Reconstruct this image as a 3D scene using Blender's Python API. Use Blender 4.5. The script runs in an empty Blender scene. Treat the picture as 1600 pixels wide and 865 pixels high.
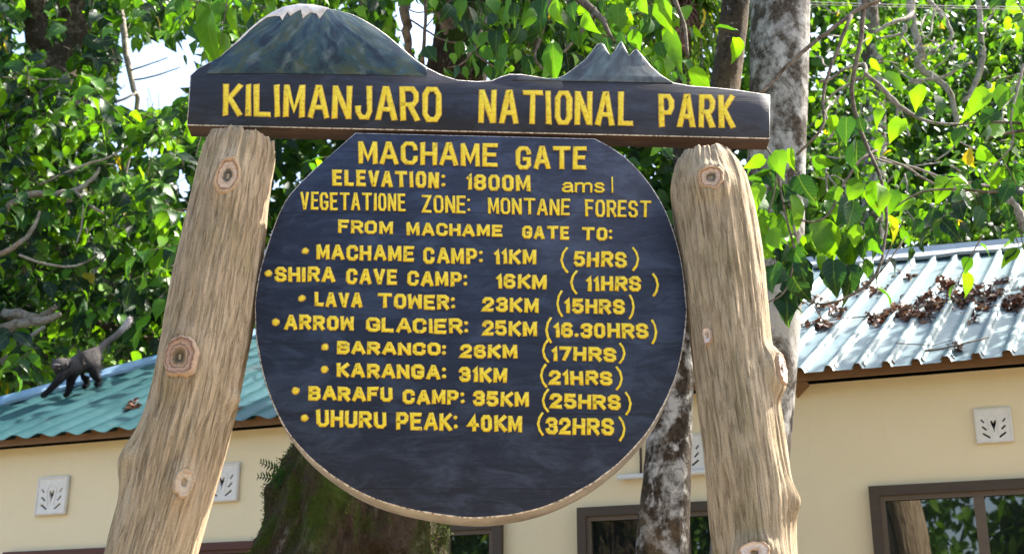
import bpy, bmesh, math, random
import numpy as np
from mathutils import Vector, Matrix

# ------------------------------------------------------------------ camera, sky, sun, exposure
SC = bpy.context.scene
COL = SC.collection
R = math.radians
PITCH = 18.0
FPX = 2000.0                      # focal length in pixels of the 1600 px wide photograph
EYE = Vector((0, 0, 1.6))
cam_d = bpy.data.cameras.new("camera")
cam_d.sensor_width = 36
cam_d.lens = 36 * FPX / 1600
cam_d.clip_start = 0.05
cam_d.clip_end = 3000
cam_d.dof.use_dof = True
cam_d.dof.focus_distance = 4.7
cam_d.dof.aperture_fstop = 6.3
cam = bpy.data.objects.new("camera", cam_d)
COL.objects.link(cam)
cam.location = EYE
cam.rotation_euler = (R(90 + PITCH), 0, 0)
SC.camera = cam

SUN_EL, SUN_AZ = 50.0, 62.0       # azimuth measured from +Y towards +X
world = bpy.data.worlds.new("World")
SC.world = world
world.use_nodes = True
wn = world.node_tree
for n in list(wn.nodes):
    wn.nodes.remove(n)
wo = wn.nodes.new("ShaderNodeOutputWorld")
wb = wn.nodes.new("ShaderNodeBackground")
ws = wn.nodes.new("ShaderNodeTexSky")
ws.sky_type = 'NISHITA'
ws.sun_disc = False
ws.sun_elevation = R(SUN_EL)
ws.sun_rotation = R(SUN_AZ)
ws.air_density = 1.0
ws.dust_density = 3.0
ws.ozone_density = 0.6
wb.inputs['Strength'].default_value = 0.15
wn.links.new(ws.outputs[0], wb.inputs['Color'])
wn.links.new(wb.outputs[0], wo.inputs['Surface'])

sun_d = bpy.data.lights.new("sun", 'SUN')
sun_d.energy = 5.0
sun_d.angle = R(0.5)
sun_d.color = (1.0, 0.94, 0.84)
sun = bpy.data.objects.new("sun", sun_d)
COL.objects.link(sun)
sun_dir = Vector((math.cos(R(SUN_EL)) * math.sin(R(SUN_AZ)), math.cos(R(SUN_EL)) * math.cos(R(SUN_AZ)), math.sin(R(SUN_EL))))
sun.rotation_euler = sun_dir.to_track_quat('Z', 'Y').to_euler()
sun.location = (6, 4, 12)

SC.view_settings.view_transform = 'Standard'
SC.view_settings.look = 'None'
SC.view_settings.gamma = 1
SC.view_settings.use_curve_mapping = False
SC.view_settings.exposure = 1.9
SC.cycles.max_bounces = 8
SC.cycles.transmission_bounces = 6

rng = np.random.default_rng(7)
random.seed(7)

# ------------------------------------------------------------------ rays of the photograph
CP, SP = math.cos(R(PITCH)), math.sin(R(PITCH))

def ray(x, y):
    u = (x - 800.0) / FPX
    v = (432.5 - y) / FPX
    return Vector((u, CP - v * SP, SP + v * CP))

def at(x, y, Y):
    d = ray(x, y)
    return EYE + d * (Y / d.y)

def hit(x, y, p0, n):
    d = ray(x, y)
    return EYE + d * ((p0 - EYE).dot(n) / d.dot(n))

def proj(P):
    """numpy points (N,3) -> pixel x, y"""
    q = P - np.array(EYE)
    f = q[:, 1] * CP + q[:, 2] * SP
    v = (-q[:, 1] * SP + q[:, 2] * CP) / f
    return 800 + FPX * q[:, 0] / f, 432.5 - FPX * v

# ------------------------------------------------------------------ noise in numpy
def _h(i, j, k):
    n = (i.astype(np.int64) * 374761393 + j.astype(np.int64) * 668265263 + k.astype(np.int64) * 2147483647) & 0xffffffff
    n = ((n ^ (n >> 13)) * 1274126177) & 0xffffffff
    n = n ^ (n >> 16)
    return (n & 0xffff) / 65535.0

def vnoise(x, y, z=0.0):
    x, y, z = np.broadcast_arrays(np.asarray(x, float), np.asarray(y, float), np.asarray(z, float))
    i, j, k = np.floor(x), np.floor(y), np.floor(z)
    fx, fy, fz = x - i, y - j, z - k
    fx, fy, fz = [t * t * (3 - 2 * t) for t in (fx, fy, fz)]
    r = 0
    for a in (0, 1):
        for b in (0, 1):
            for c in (0, 1):
                w = (fx if a else 1 - fx) * (fy if b else 1 - fy) * (fz if c else 1 - fz)
                r = r + w * _h(i + a, j + b, k + c)
    return r

def fbm(x, y, z=0.0, o=4):
    s, a, t = 0, 1.0, 0
    for q in range(o):
        f = 2.03 ** q
        s = s + a * vnoise(np.asarray(x) * f + 17.3 * q, np.asarray(y) * f + 5.1 * q, np.asarray(z) * f)
        t += a
        a *= 0.5
    return s / t

# ------------------------------------------------------------------ objects
WM = {}

def tag(o, label=None, cat=None, group=None, kind=None):
    if label: o['label'] = label
    if cat: o['category'] = cat
    if group: o['group'] = group
    if kind: o['kind'] = kind
    return o

def empty(name, loc, label, cat, group=None):
    o = bpy.data.objects.new(name, None)
    o.empty_display_size = 0.2
    COL.objects.link(o)
    o.location = loc
    WM[o.name] = Matrix.Translation(loc)
    return tag(o, label, cat, group)

def link(name, me, mats, parent=None, mw=None):
    o = bpy.data.objects.new(name, me)
    COL.objects.link(o)
    if not isinstance(mats, (list, tuple)):
        mats = [mats]
    for m in mats:
        me.materials.append(m)
    mw = mw or Matrix.Identity(4)
    WM[o.name] = mw
    if parent is not None:
        o.parent = parent
        o.matrix_parent_inverse = WM[parent.name].inverted()
    o.matrix_basis = mw
    return o

def mesh(name, verts, faces, smooth=False, mi=None, attrs=None):
    me = bpy.data.meshes.new(name)
    V = np.asarray(verts, dtype=np.float32).reshape(-1, 3)
    if isinstance(faces, np.ndarray):
        k = faces.shape[1]
        tot = np.full(len(faces), k, dtype=np.int32)
        flat = faces.astype(np.int32).ravel()
    else:
        tot = np.array([len(f) for f in faces], dtype=np.int32)
        flat = np.array([i for f in faces for i in f], dtype=np.int32)
    me.vertices.add(len(V))
    me.vertices.foreach_set("co", V.ravel())
    me.loops.add(len(flat))
    me.loops.foreach_set("vertex_index", flat)
    me.polygons.add(len(tot))
    start = np.concatenate([[0], np.cumsum(tot)[:-1]]).astype(np.int32)
    me.polygons.foreach_set("loop_start", start)
    me.polygons.foreach_set("loop_total", tot)
    if smooth is not False:
        sm = np.full(len(tot), bool(smooth)) if isinstance(smooth, bool) else np.asarray(smooth, bool)
        me.polygons.foreach_set("use_smooth", sm)
    if mi is not None:
        me.polygons.foreach_set("material_index", np.asarray(mi, dtype=np.int32))
    me.update(calc_edges=True)
    me.validate()
    for nm, arr in (attrs or {}).items():
        arr = np.asarray(arr, dtype=np.float32)
        if arr.ndim == 1:
            a = me.attributes.new(nm, 'FLOAT', 'POINT')
            a.data.foreach_set("value", arr)
        elif arr.shape[1] == 3:
            a = me.attributes.new(nm, 'FLOAT_VECTOR', 'POINT')
            a.data.foreach_set("vector", arr.ravel())
        else:
            a = me.attributes.new(nm, 'FLOAT_COLOR', 'POINT')
            a.data.foreach_set("color", arr.ravel())
    return me

class MB:
    """collects boxes, tubes and polygons into one mesh"""
    def __init__(s):
        s.v, s.f, s.m, s.s = [], [], [], []
    def add(s, vs, fs, m=0, smooth=False):
        b = len(s.v)
        s.v += [tuple(v) for v in vs]
        for f in fs:
            s.f.append([b + i for i in f])
            s.m.append(m)
            s.s.append(smooth)
    def box(s, o, ax, ay, az, m=0):
        """o corner, ax ay az edge vectors"""
        P = [o, o + ax, o + ax + ay, o + ay]
        P += [p + az for p in P]
        s.add(P, [[3, 2, 1, 0], [4, 5, 6, 7], [0, 1, 5, 4], [1, 2, 6, 5], [2, 3, 7, 6], [3, 0, 4, 7]], m)
    def tube(s, pts, rad, sides=6, m=0, caps=True):
        pts = [Vector(p) for p in pts]
        n = len(pts)
        if not hasattr(rad, '__len__'):
            rad = [rad] * n
        up = Vector((0.31, 0.2, 0.93)).normalized()
        vs = []
        a = None
        for i, p in enumerate(pts):
            t = (pts[min(i + 1, n - 1)] - pts[max(i - 1, 0)]).normalized()
            if a is None:
                a = t.cross(up)
                if a.length < 1e-3:
                    a = t.cross(Vector((1, 0, 0)))
            a = (a - t * a.dot(t)).normalized()
            b = t.cross(a)
            for q in range(sides):
                w = 2 * math.pi * q / sides
                vs.append(p + (a * math.cos(w) + b * math.sin(w)) * rad[i])
        fs = []
        for i in range(n - 1):
            for q in range(sides):
                q2 = (q + 1) % sides
                fs.append([i * sides + q, i * sides + q2, (i + 1) * sides + q2, (i + 1) * sides + q])
        if caps:
            fs.append(list(range(sides))[::-1])
            fs.append([(n - 1) * sides + q for q in range(sides)])
        s.add(vs, fs, m, True)
    def build(s, name, mats, parent=None, attrs=None, mw=None):
        return link(name, mesh(name, s.v, s.f, s.s, s.m, attrs), mats, parent, mw)

# ------------------------------------------------------------------ material helpers
class MT:
    def __init__(s, name):
        s.m = bpy.data.materials.new(name)
        s.m.use_nodes = True
        s.t = s.m.node_tree
        for n in list(s.t.nodes):
            s.t.nodes.remove(n)
        s.out = s.n('ShaderNodeOutputMaterial')
    def n(s, typ, ins=None, **kw):
        nd = s.t.nodes.new(typ)
        for k, v in kw.items():
            setattr(nd, k, v)
        for k, v in (ins or {}).items():
            s.set(nd, k, v)
        return nd
    def set(s, nd, k, v):
        if isinstance(v, bpy.types.NodeSocket):
            s.t.links.new(v, nd.inputs[k])
        elif isinstance(v, tuple) and len(v) == 3 and nd.inputs[k].type == 'RGBA':
            nd.inputs[k].default_value = (*v, 1)
        else:
            nd.inputs[k].default_value = v
    def coord(s, kind='Object', scale=(1, 1, 1), attr=None):
        if attr:
            src = s.n('ShaderNodeAttribute', attribute_name=attr).outputs['Vector']
        else:
            src = s.n('ShaderNodeTexCoord').outputs[kind]
        return s.n('ShaderNodeMapping', {'Vector': src, 'Scale': scale}).outputs[0]
    def noise(s, vec, scale, detail=4, rough=0.55, dist=0.0):
        return s.n('ShaderNodeTexNoise', {'Vector': vec, 'Scale': scale, 'Detail': detail, 'Roughness': rough, 'Distortion': dist}).outputs['Fac']
    def ramp(s, fac, stops, interp='LINEAR'):
        r = s.n('ShaderNodeValToRGB', {'Fac': fac})
        cr = r.color_ramp
        cr.interpolation = interp
        while len(cr.elements) < len(stops):
            cr.elements.new(0.5)
        for e, (p, c) in zip(cr.elements, stops):
            e.position = p
            e.color = (c, c, c, 1) if not hasattr(c, '__len__') else (*c, 1)
        return r.outputs['Color']
    def mix(s, fac, a, b, mode='MIX'):
        n = s.n('ShaderNodeMix', data_type='RGBA', blend_type=mode)
        for k, v in ((0, fac), (6, a), (7, b)):
            if isinstance(v, bpy.types.NodeSocket):
                s.t.links.new(v, n.inputs[k])
            elif isinstance(v, tuple):
                n.inputs[k].default_value = (*v, 1)
            else:
                n.inputs[k].default_value = v
        return n.outputs[2]
    def math(s, op, a, b=0.0):
        n = s.n('ShaderNodeMath', operation=op)
        for k, v in ((0, a), (1, b)):
            if isinstance(v, bpy.types.NodeSocket):
                s.t.links.new(v, n.inputs[k])
            else:
                n.inputs[k].default_value = v
        return n.outputs[0]
    def bump(s, h, strength=0.3, dist=0.01):
        return s.n('ShaderNodeBump', {'Height': h, 'Strength': strength, 'Distance': dist}).outputs[0]
    def pbr(s, col, rough=0.7, spec=0.4, metal=0.0, normal=None, **kw):
        p = s.n('ShaderNodeBsdfPrincipled', {'Base Color': col, 'Roughness': rough, 'Specular IOR Level': spec, 'Metallic': metal})
        if normal is not None:
            s.set(p, 'Normal', normal)
        for k, v in kw.items():
            s.set(p, k, v)
        s.t.links.new(p.outputs[0], s.out.inputs['Surface'])
        return p

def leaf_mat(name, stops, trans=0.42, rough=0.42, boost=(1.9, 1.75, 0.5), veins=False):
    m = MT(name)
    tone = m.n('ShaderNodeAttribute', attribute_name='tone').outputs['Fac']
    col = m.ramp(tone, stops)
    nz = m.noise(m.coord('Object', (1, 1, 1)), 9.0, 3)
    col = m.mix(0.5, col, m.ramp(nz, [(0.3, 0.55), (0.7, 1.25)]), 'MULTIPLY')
    nrm = None
    if veins:
        lc = m.n('ShaderNodeSeparateXYZ', {0: m.n('ShaderNodeAttribute', attribute_name='lc').outputs['Vector']})
        ax = m.math('ABSOLUTE', lc.outputs[0])
        mid = m.math('LESS_THAN', ax, 0.022)
        ph = m.math('FRACT', m.math('SUBTRACT', m.math('MULTIPLY', lc.outputs[1], 6.5), m.math('MULTIPLY', ax, 4.5)))
        sv = m.math('LESS_THAN', ph, 0.10)
        vein = m.math('MAXIMUM', mid, m.math('MULTIPLY', sv, 0.5))
        col = m.mix(m.math('MULTIPLY', vein, 0.32), col, (0.16, 0.26, 0.05))
        tri = m.math('ABSOLUTE', m.math('SUBTRACT', ph, 0.5))
        sp = m.noise(m.coord('Object', (1, 1, 1)), 38.0, 3)
        col = m.mix(m.ramp(sp, [(0.66, 0.0), (0.72, 0.55)]), col, (0.10, 0.075, 0.02))
        nrm = m.bump(m.math('SUBTRACT', m.math('MULTIPLY', tri, -0.6), mid), 0.45, 0.006)
    p = m.n('ShaderNodeBsdfPrincipled', {'Base Color': col, 'Roughness': rough, 'Specular IOR Level': 0.30})
    if nrm is not None:
        m.set(p, 'Normal', nrm)
    tcol = m.mix(1.0, col, boost, 'MULTIPLY')
    t = m.n('ShaderNodeBsdfTranslucent', {'Color': tcol})
    x = m.n('ShaderNodeMixShader', {0: trans})
    m.t.links.new(p.outputs[0], x.inputs[1])
    m.t.links.new(t.outputs[0], x.inputs[2])
    m.t.links.new(x.outputs[0], m.out.inputs['Surface'])
    return m.m

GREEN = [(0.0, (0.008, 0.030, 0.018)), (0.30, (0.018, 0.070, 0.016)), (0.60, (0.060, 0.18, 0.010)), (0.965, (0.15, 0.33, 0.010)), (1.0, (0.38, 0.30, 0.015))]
M = {}
M['leaf'] = leaf_mat('broad_leaf', GREEN, veins=True)
M['leaf_far'] = leaf_mat('distant_leaf', [(0.0, (0.011, 0.036, 0.012)), (0.45, (0.045, 0.125, 0.016)), (0.9, (0.13, 0.27, 0.024)), (1.0, (0.19, 0.30, 0.06))], 0.48, 0.55)
M['dry_leaf'] = leaf_mat('dry_leaf', [(0.0, (0.04, 0.016, 0.010)), (0.5, (0.13, 0.055, 0.035)), (1.0, (0.32, 0.19, 0.13))], 0.12, 0.7, (1, 0.9, 0.7))
M['palm'] = leaf_mat('palm_leaf', [(0.0, (0.03, 0.08, 0.01)), (0.6, (0.10, 0.20, 0.015)), (1.0, (0.25, 0.33, 0.03))], 0.4)

def mk_paint(name, base, light, dark, scale=1.0):
    m = MT(name)
    co = m.coord('Object', (1.6 * scale, 14 * scale, 1.6 * scale))
    g = m.noise(co, 3.0, 6, 0.62, 0.4)
    fine = m.noise(m.coord('Object', (6, 90, 8)), 2.2, 4, 0.6)
    blotch = m.noise(m.coord('Object', (1, 2.2, 1)), 4.5, 7, 0.72, 0.6)
    c = m.mix(m.ramp(g, [(0.35, 0.0), (0.75, 1.0)]), dark, base)
    c = m.mix(m.ramp(blotch, [(0.47, 0.0), (0.72, 0.85)]), c, light)
    c = m.mix(m.ramp(fine, [(0.60, 0.0), (0.8, 0.5)]), c, tuple(x * 1.6 for x in light))
    # planks: dark seams between the boards the panel is joined from
    z = m.n('ShaderNodeSeparateXYZ', {0: m.n('ShaderNodeTexCoord').outputs['Object']}).outputs[1]
    wob = m.noise(m.coord('Object', (2, 0.0, 2)), 3.0, 3)
    zz = m.math('ADD', z, m.math('MULTIPLY', wob, 0.012))
    fr = m.math('FRACT', m.math('MULTIPLY', m.math('ADD', zz, 0.359), 1 / 0.27))
    seam = m.math('LESS_THAN', fr, 0.013)
    seam = m.math('MULTIPLY', seam, m.ramp(m.noise(m.coord('Object', (3, 3, 3)), 1.3, 2), [(0.36, 0.0), (0.48, 1.0)]))
    c = m.mix(seam, c, (0.006, 0.007, 0.010))
    h = m.math('ADD', m.math('MULTIPLY', g, 0.6), m.math('MULTIPLY', fine, 0.4))
    h = m.math('SUBTRACT', h, m.math('MULTIPLY', seam, 1.5))
    m.pbr(c, m.ramp(blotch, [(0.3, 0.62), (0.7, 0.45)]), 0.35, normal=m.bump(h, 0.35, 0.004))
    return m.m
M['board'] = mk_paint('dark_blue_board_paint', (0.017, 0.025, 0.050), (0.052, 0.070, 0.118), (0.009, 0.013, 0.028))
M['header'] = mk_paint('header_board_paint', (0.019, 0.022, 0.036), (0.045, 0.052, 0.078), (0.016, 0.014, 0.016))

m = MT('bare_board_edge')
g = m.noise(m.coord('Object', (14, 14, 14)), 2.0, 5)
g2 = m.noise(m.coord('Object', (3, 3, 3)), 2.0, 3)
c = m.mix(g, (0.29, 0.27, 0.245), (0.44, 0.415, 0.385))
c = m.mix(m.ramp(g2, [(0.45, 0.0), (0.7, 0.7)]), c, (0.14, 0.11, 0.09))
m.pbr(c, 0.75, normal=m.bump(g, 0.3, 0.004)); M['edge'] = m.m
m = MT('worn_white_edge')
g = m.noise(m.coord('Object', (40, 40, 40)), 2.0, 4)
m.pbr(m.ramp(g, [(0.35, (0.16, 0.13, 0.11)), (0.5, (0.55, 0.50, 0.46)), (0.7, (0.78, 0.75, 0.72))]), 0.6); M['rim'] = m.m
m = MT('dark_brown_underside')
g = m.noise(m.coord('Object', (3, 20, 20)), 2.0, 5)
m.pbr(m.ramp(g, [(0.3, (0.020, 0.009, 0.006)), (0.7, (0.070, 0.034, 0.020))]), 0.6, normal=m.bump(g, 0.3, 0.004)); M['under'] = m.m  # darker brown than the other board edges, for the header's long bottom edge

m = MT('yellow_sign_paint')
g = m.noise(m.coord('Object', (30, 30, 14)), 3.0, 5, 0.65)
g2 = m.noise(m.coord('Object', (1, 1, 1)), 60.0, 3, 0.6)
c = m.ramp(g, [(0.25, (0.50, 0.26, 0.008)), (0.42, (0.84, 0.58, 0.010)), (0.62, (0.90, 0.70, 0.03)), (0.78, (0.93, 0.80, 0.16))])
c = m.mix(m.ramp(g2, [(0.62, 0.0), (0.75, 0.45)]), c, (0.45, 0.26, 0.03))
g3 = m.noise(m.coord('Object', (1.0, 1.0, 1.0)), 26.0, 7, 0.75)
c = m.mix(m.ramp(g3, [(0.60, 0.0), (0.66, 0.8)]), c, (0.20, 0.13, 0.03))
m.pbr(c, 0.5, 0.4, normal=m.bump(g, 0.4, 0.002)); M['yellow'] = m.m
m = MT('ochre_letter_edge')
g = m.noise(m.coord('Object', (30, 30, 30)), 3.0, 4)
m.pbr(m.ramp(g, [(0.3, (0.34, 0.16, 0.012)), (0.7, (0.66, 0.42, 0.05))]), 0.6); M['ochre'] = m.m

def mk_log(name, pale, mid, dark, green, sc=1.0):
    m = MT(name)
    a = m.coord(scale=(1, 1, 1), attr='bk')
    A = m.n('ShaderNodeMapping', {'Vector': a, 'Scale': (105 * sc, 7.0, 1)}).outputs[0]
    B = m.n('ShaderNodeMapping', {'Vector': a, 'Scale': (260 * sc, 16, 1)}).outputs[0]
    Cc = m.n('ShaderNodeMapping', {'Vector': a, 'Scale': (6, 2.2, 1)}).outputs[0]
    fis = m.noise(A, 1.0, 7, 0.68, 0.9)
    spk = m.noise(m.n('ShaderNodeMapping', {'Vector': a, 'Scale': (420, 120, 1)}).outputs[0], 1.0, 4, 0.7)
    fib = m.noise(B, 1.0, 4, 0.6, 0.3)
    blo = m.noise(Cc, 1.0, 5, 0.6, 0.4)
    c = m.mix(m.ramp(blo, [(0.35, 0.0), (0.65, 1.0)]), mid, pale)
    c = m.mix(m.ramp(fib, [(0.30, 0.8), (0.55, 0.0)]), c, mid)
    c = m.mix(m.ramp(m.noise(m.n('ShaderNodeMapping', {'Vector': a, 'Scale': (12, 3, 1), 'Location': (3, 7, 0)}).outputs[0], 1.0, 4, 0.6), [(0.52, 0.0), (0.72, 0.7)]), c, green)
    c = m.mix(0.55, c, m.ramp(spk, [(0.3, 0.5), (0.65, 1.25)]), 'MULTIPLY')
    c = m.mix(m.ramp(fis, [(0.36, 0.7), (0.43, 0.0)]), c, dark)
    h = m.math('ADD', m.math('MULTIPLY', m.ramp(fis, [(0.32, 0.0), (0.5, 1.0)]), 0.7), m.math('MULTIPLY', fib, 0.35))
    h = m.math('ADD', h, m.math('MULTIPLY', spk, 0.35))
    m.pbr(c, 0.85, 0.2, normal=m.bump(h, 0.85, 0.012))
    return m.m
M['log_a'] = mk_log('log_bark_tan', (0.54, 0.425, 0.285), (0.44, 0.325, 0.205), (0.19, 0.115, 0.058), (0.27, 0.215, 0.10))
M['log_b'] = mk_log('log_bark_grey_tan', (0.52, 0.42, 0.29), (0.42, 0.32, 0.205), (0.22, 0.145, 0.08), (0.24, 0.20, 0.095), 0.9)

def mk_knot(name, stops):
    m = MT(name)
    r = m.n('ShaderNodeAttribute', attribute_name='kr').outputs['Fac']
    w = m.noise(m.coord('Object', (1, 1, 1)), 40.0, 4)
    f = m.math('ADD', r, m.math('MULTIPLY', m.math('SUBTRACT', w, 0.5), 0.30))
    c = m.ramp(f, stops)
    c = m.mix(0.5, c, m.ramp(m.noise(m.coord('Object', (1, 1, 1)), 120.0, 3), [(0.3, 0.6), (0.7, 1.2)]), 'MULTIPLY')
    m.pbr(c, 0.75, 0.25, normal=m.bump(w, 0.4, 0.006))
    return m.m
M['knot_ring'] = mk_knot('knot_with_rings', [(0.0, (0.04, 0.03, 0.024)), (0.14, (0.09, 0.075, 0.06)), (0.30, (0.13, 0.11, 0.09)), (0.34, (0.42, 0.30, 0.20)), (0.52, (0.58, 0.42, 0.31)), (0.62, (0.56, 0.38, 0.27)), (0.66, (0.18, 0.09, 0.05)), (0.72, (0.48, 0.30, 0.17)), (0.86, (0.44, 0.31, 0.20)), (1.0, (0.46, 0.34, 0.23))])
M['knot_wide'] = mk_knot('knot_of_several_rings', [(0.0, (0.05, 0.035, 0.02)), (0.22, (0.11, 0.08, 0.045)), (0.34, (0.26, 0.17, 0.09)), (0.45, (0.46, 0.30, 0.20)), (0.52, (0.17, 0.09, 0.055)), (0.58, (0.48, 0.31, 0.22)), (0.70, (0.42, 0.25, 0.17)), (0.75, (0.20, 0.11, 0.065)), (0.82, (0.46, 0.31, 0.21)), (1.0, (0.45, 0.33, 0.225))])
M['knot_pale'] = mk_knot('pale_sawn_knot', [(0.0, (0.05, 0.035, 0.03)), (0.15, (0.14, 0.09, 0.075)), (0.25, (0.52, 0.40, 0.33)), (0.62, (0.75, 0.64, 0.58)), (0.74, (0.62, 0.47, 0.38)), (0.81, (0.36, 0.23, 0.16)), (0.9, (0.44, 0.31, 0.21)), (1.0, (0.45, 0.33, 0.23))])
M['knot_torn'] = mk_knot('torn_knot', [(0.0, (0.03, 0.032, 0.012)), (0.20, (0.08, 0.08, 0.03)), (0.27, (0.50, 0.42, 0.33)), (0.6, (0.50, 0.38, 0.27)), (1.0, (0.46, 0.34, 0.23))])

def mk_trunk(name, dark, mid, pale, warm, thr=(0.45, 0.56), sc=1.0, ztop=None):
    m = MT(name)
    co = m.coord('Object', (1, 1, 0.8))
    n1 = m.noise(co, 3.2 * sc, 7, 0.66, 0.5)
    n2 = m.noise(co, 11.0 * sc, 6, 0.7, 0.3)
    n3 = m.noise(m.coord('Object', (1, 1, 5)), 4.0, 5, 0.6, 0.6)
    n4 = m.noise(co, 45.0, 4, 0.7)
    c = m.mix(m.ramp(n4, [(0.4, 0.0), (0.65, 1.0)]), dark, mid)
    f = m.math('ADD', m.math('MULTIPLY', n1, 0.55), m.math('MULTIPLY', n2, 0.45))
    if ztop:
        zz = m.n('ShaderNodeSeparateXYZ', {0: m.n('ShaderNodeTexCoord').outputs['Object']}).outputs[2]
        f = m.math('SUBTRACT', f, m.n('ShaderNodeMapRange', {0: zz, 1: ztop, 2: ztop + 1.4, 3: 0.0, 4: 0.12}).outputs[0])
    c = m.mix(m.ramp(f, [(thr[0], 0.0), (thr[1], 1.0)]), c, pale)
    c = m.mix(m.ramp(n2, [(0.60, 0.0), (0.68, 0.9)]), c, tuple(x * 1.25 for x in pale))
    c = m.mix(m.ramp(n3, [(0.62, 0.0), (0.70, 0.75)]), c, dark)
    c = m.mix(m.ramp(m.noise(m.coord('Object', (1, 1, 0.5)), 2.2, 4), [(0.58, 0.0), (0.7, 0.6)]), c, warm)
    h = m.math('ADD', n2, m.math('MULTIPLY', n4, 0.5))
    m.pbr(c, 0.9, 0.2, normal=m.bump(h, 0.7, 0.02))
    return m.m
M['lichen_bark'] = mk_trunk('lichen_bark', (0.035, 0.026, 0.019), (0.11, 0.088, 0.066), (0.37, 0.355, 0.33), (0.24, 0.205, 0.165), (0.465, 0.56), 1.0)
M['mottled_bark'] = mk_trunk('mottled_bark', (0.024, 0.017, 0.011), (0.075, 0.056, 0.038), (0.38, 0.37, 0.35), (0.20, 0.135, 0.065), (0.48, 0.57), 1.3, 3.6)
M['dark_bark'] = mk_trunk('dark_bark', (0.020, 0.016, 0.012), (0.055, 0.042, 0.03), (0.16, 0.13, 0.10), (0.20, 0.13, 0.08), (0.50, 0.62))
M['twig'] = mk_trunk('twig_bark', (0.035, 0.025, 0.017), (0.10, 0.075, 0.05), (0.22, 0.18, 0.14), (0.14, 0.09, 0.05), (0.40, 0.6), 3)
M['pale_twig'] = mk_trunk('pale_twig_bark', (0.12, 0.10, 0.08), (0.22, 0.18, 0.14), (0.40, 0.36, 0.31), (0.30, 0.20, 0.14), (0.40, 0.6), 3)
m = MT('mossy_bark')
co = m.coord('Object', (1, 1, 0.6))
n1 = m.noise(co, 3.0, 6, 0.65, 0.5); n2 = m.noise(co, 14.0, 6, 0.7, 0.4); n3 = m.noise(co, 60.0, 4, 0.7)
c = m.mix(n3, (0.022, 0.015, 0.010), (0.11, 0.078, 0.052))
c = m.mix(m.ramp(n2, [(0.58, 0.0), (0.66, 0.9)]), c, (0.20, 0.165, 0.125))
c = m.mix(m.ramp(n1, [(0.47, 0.0), (0.60, 0.85)]), c, m.mix(n3, (0.014, 0.026, 0.005), (0.085, 0.135, 0.012)))
m.pbr(c, 0.95, 0.1, normal=m.bump(m.math('ADD', n2, m.math('MULTIPLY', n3, 0.6)), 1.0, 0.06)); M['mossy'] = m.m
M['moss'] = leaf_mat('moss', [(0.0, (0.018, 0.032, 0.006)), (0.5, (0.085, 0.14, 0.012)), (1.0, (0.34, 0.42, 0.02))], 0.25, 0.8)

def mk_roof(name, a, b, dirt):
    m = MT(name)
    n1 = m.noise(m.coord('Object', (0.7, 0.7, 0.7)), 2.5, 5, 0.6)
    n2 = m.noise(m.coord('Object', (6, 6, 6)), 3.0, 5, 0.7)
    c = m.mix(m.ramp(n1, [(0.35, 0.0), (0.65, 1.0)]), a, b)
    c = m.mix(m.ramp(n2, [(0.58, 0.0), (0.75, 0.5)]), c, dirt)
    rust = m.noise(m.coord('Object', (1, 1, 1)), 1.1, 7, 0.7)
    c = m.mix(m.ramp(rust, [(0.60, 0.0), (0.72, 0.35)]), c, (0.13, 0.085, 0.06))
    m.pbr(c, m.ramp(n2, [(0.3, 0.40), (0.7, 0.58)]), 0.45, 0.3, normal=m.bump(n1, 0.12, 0.02))
    return m.m
M['teal_roof'] = mk_roof('teal_roof_sheet', (0.014, 0.066, 0.075), (0.032, 0.102, 0.110), (0.08, 0.10, 0.09))
M['pale_roof'] = mk_roof('pale_roof_sheet', (0.085, 0.155, 0.18), (0.145, 0.21, 0.23), (0.11, 0.115, 0.105))
M['blue_cap'] = mk_roof('blue_ridge_cap', (0.12, 0.26, 0.40), (0.24, 0.36, 0.47), (0.07, 0.09, 0.11))
M['pale_cap'] = mk_roof('pale_ridge_cap', (0.34, 0.38, 0.42), (0.44, 0.47, 0.50), (0.22, 0.22, 0.24))

m = MT('cream_plaster')
n1 = m.noise(m.coord('Object', (1, 1, 1)), 1.3, 5, 0.6); n2 = m.noise(m.coord('Object', (1, 1, 1)), 90.0, 4, 0.7)
c = m.mix(n1, (0.71, 0.59, 0.38), (0.79, 0.68, 0.47))
c = m.mix(m.ramp(m.noise(m.coord('Object', (5, 5, 0.35)), 3.0, 6, 0.65), [(0.58, 0.0), (0.85, 0.22)]), c, (0.50, 0.40, 0.25))
c = m.mix(m.ramp(m.noise(m.coord('Object', (1, 1, 1)), 14.0, 6, 0.75), [(0.62, 0.0), (0.72, 0.25)]), c, (0.50, 0.40, 0.26))
m.pbr(c, 0.9, 0.15, normal=m.bump(n2, 0.25, 0.004)); M['plaster'] = m.m
m = MT('white_vent_block')
n2 = m.noise(m.coord('Object', (1, 1, 1)), 25.0, 4)
m.pbr(m.mix(n2, (0.60, 0.57, 0.53), (0.78, 0.76, 0.73)), 0.8, 0.2); M['vent'] = m.m
m = MT('painted_slot_shade'); m.pbr((0.015, 0.013, 0.012), 0.9, 0.1); M['slot_dark'] = m.m  # near-black colour standing for the shade seen through the vent slots
def wood(name, a, b):
    m = MT(name)
    g = m.noise(m.coord('Object', (4, 4, 30)), 2.0, 5)
    m.pbr(m.mix(g, a, b), 0.6, 0.35, normal=m.bump(g, 0.15, 0.003))
    return m.m
M['fascia'] = wood('brown_fascia', (0.11, 0.055, 0.025), (0.26, 0.14, 0.065))
M['bronze'] = wood('bronze_window_frame', (0.042, 0.030, 0.021), (0.080, 0.058, 0.041))
M['bronze_light'] = wood('brown_sash', (0.085, 0.063, 0.045), (0.14, 0.105, 0.076))
M['red_frame'] = wood('red_brown_frame', (0.055, 0.020, 0.013), (0.11, 0.038, 0.024))
m = MT('window_glass')
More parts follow.
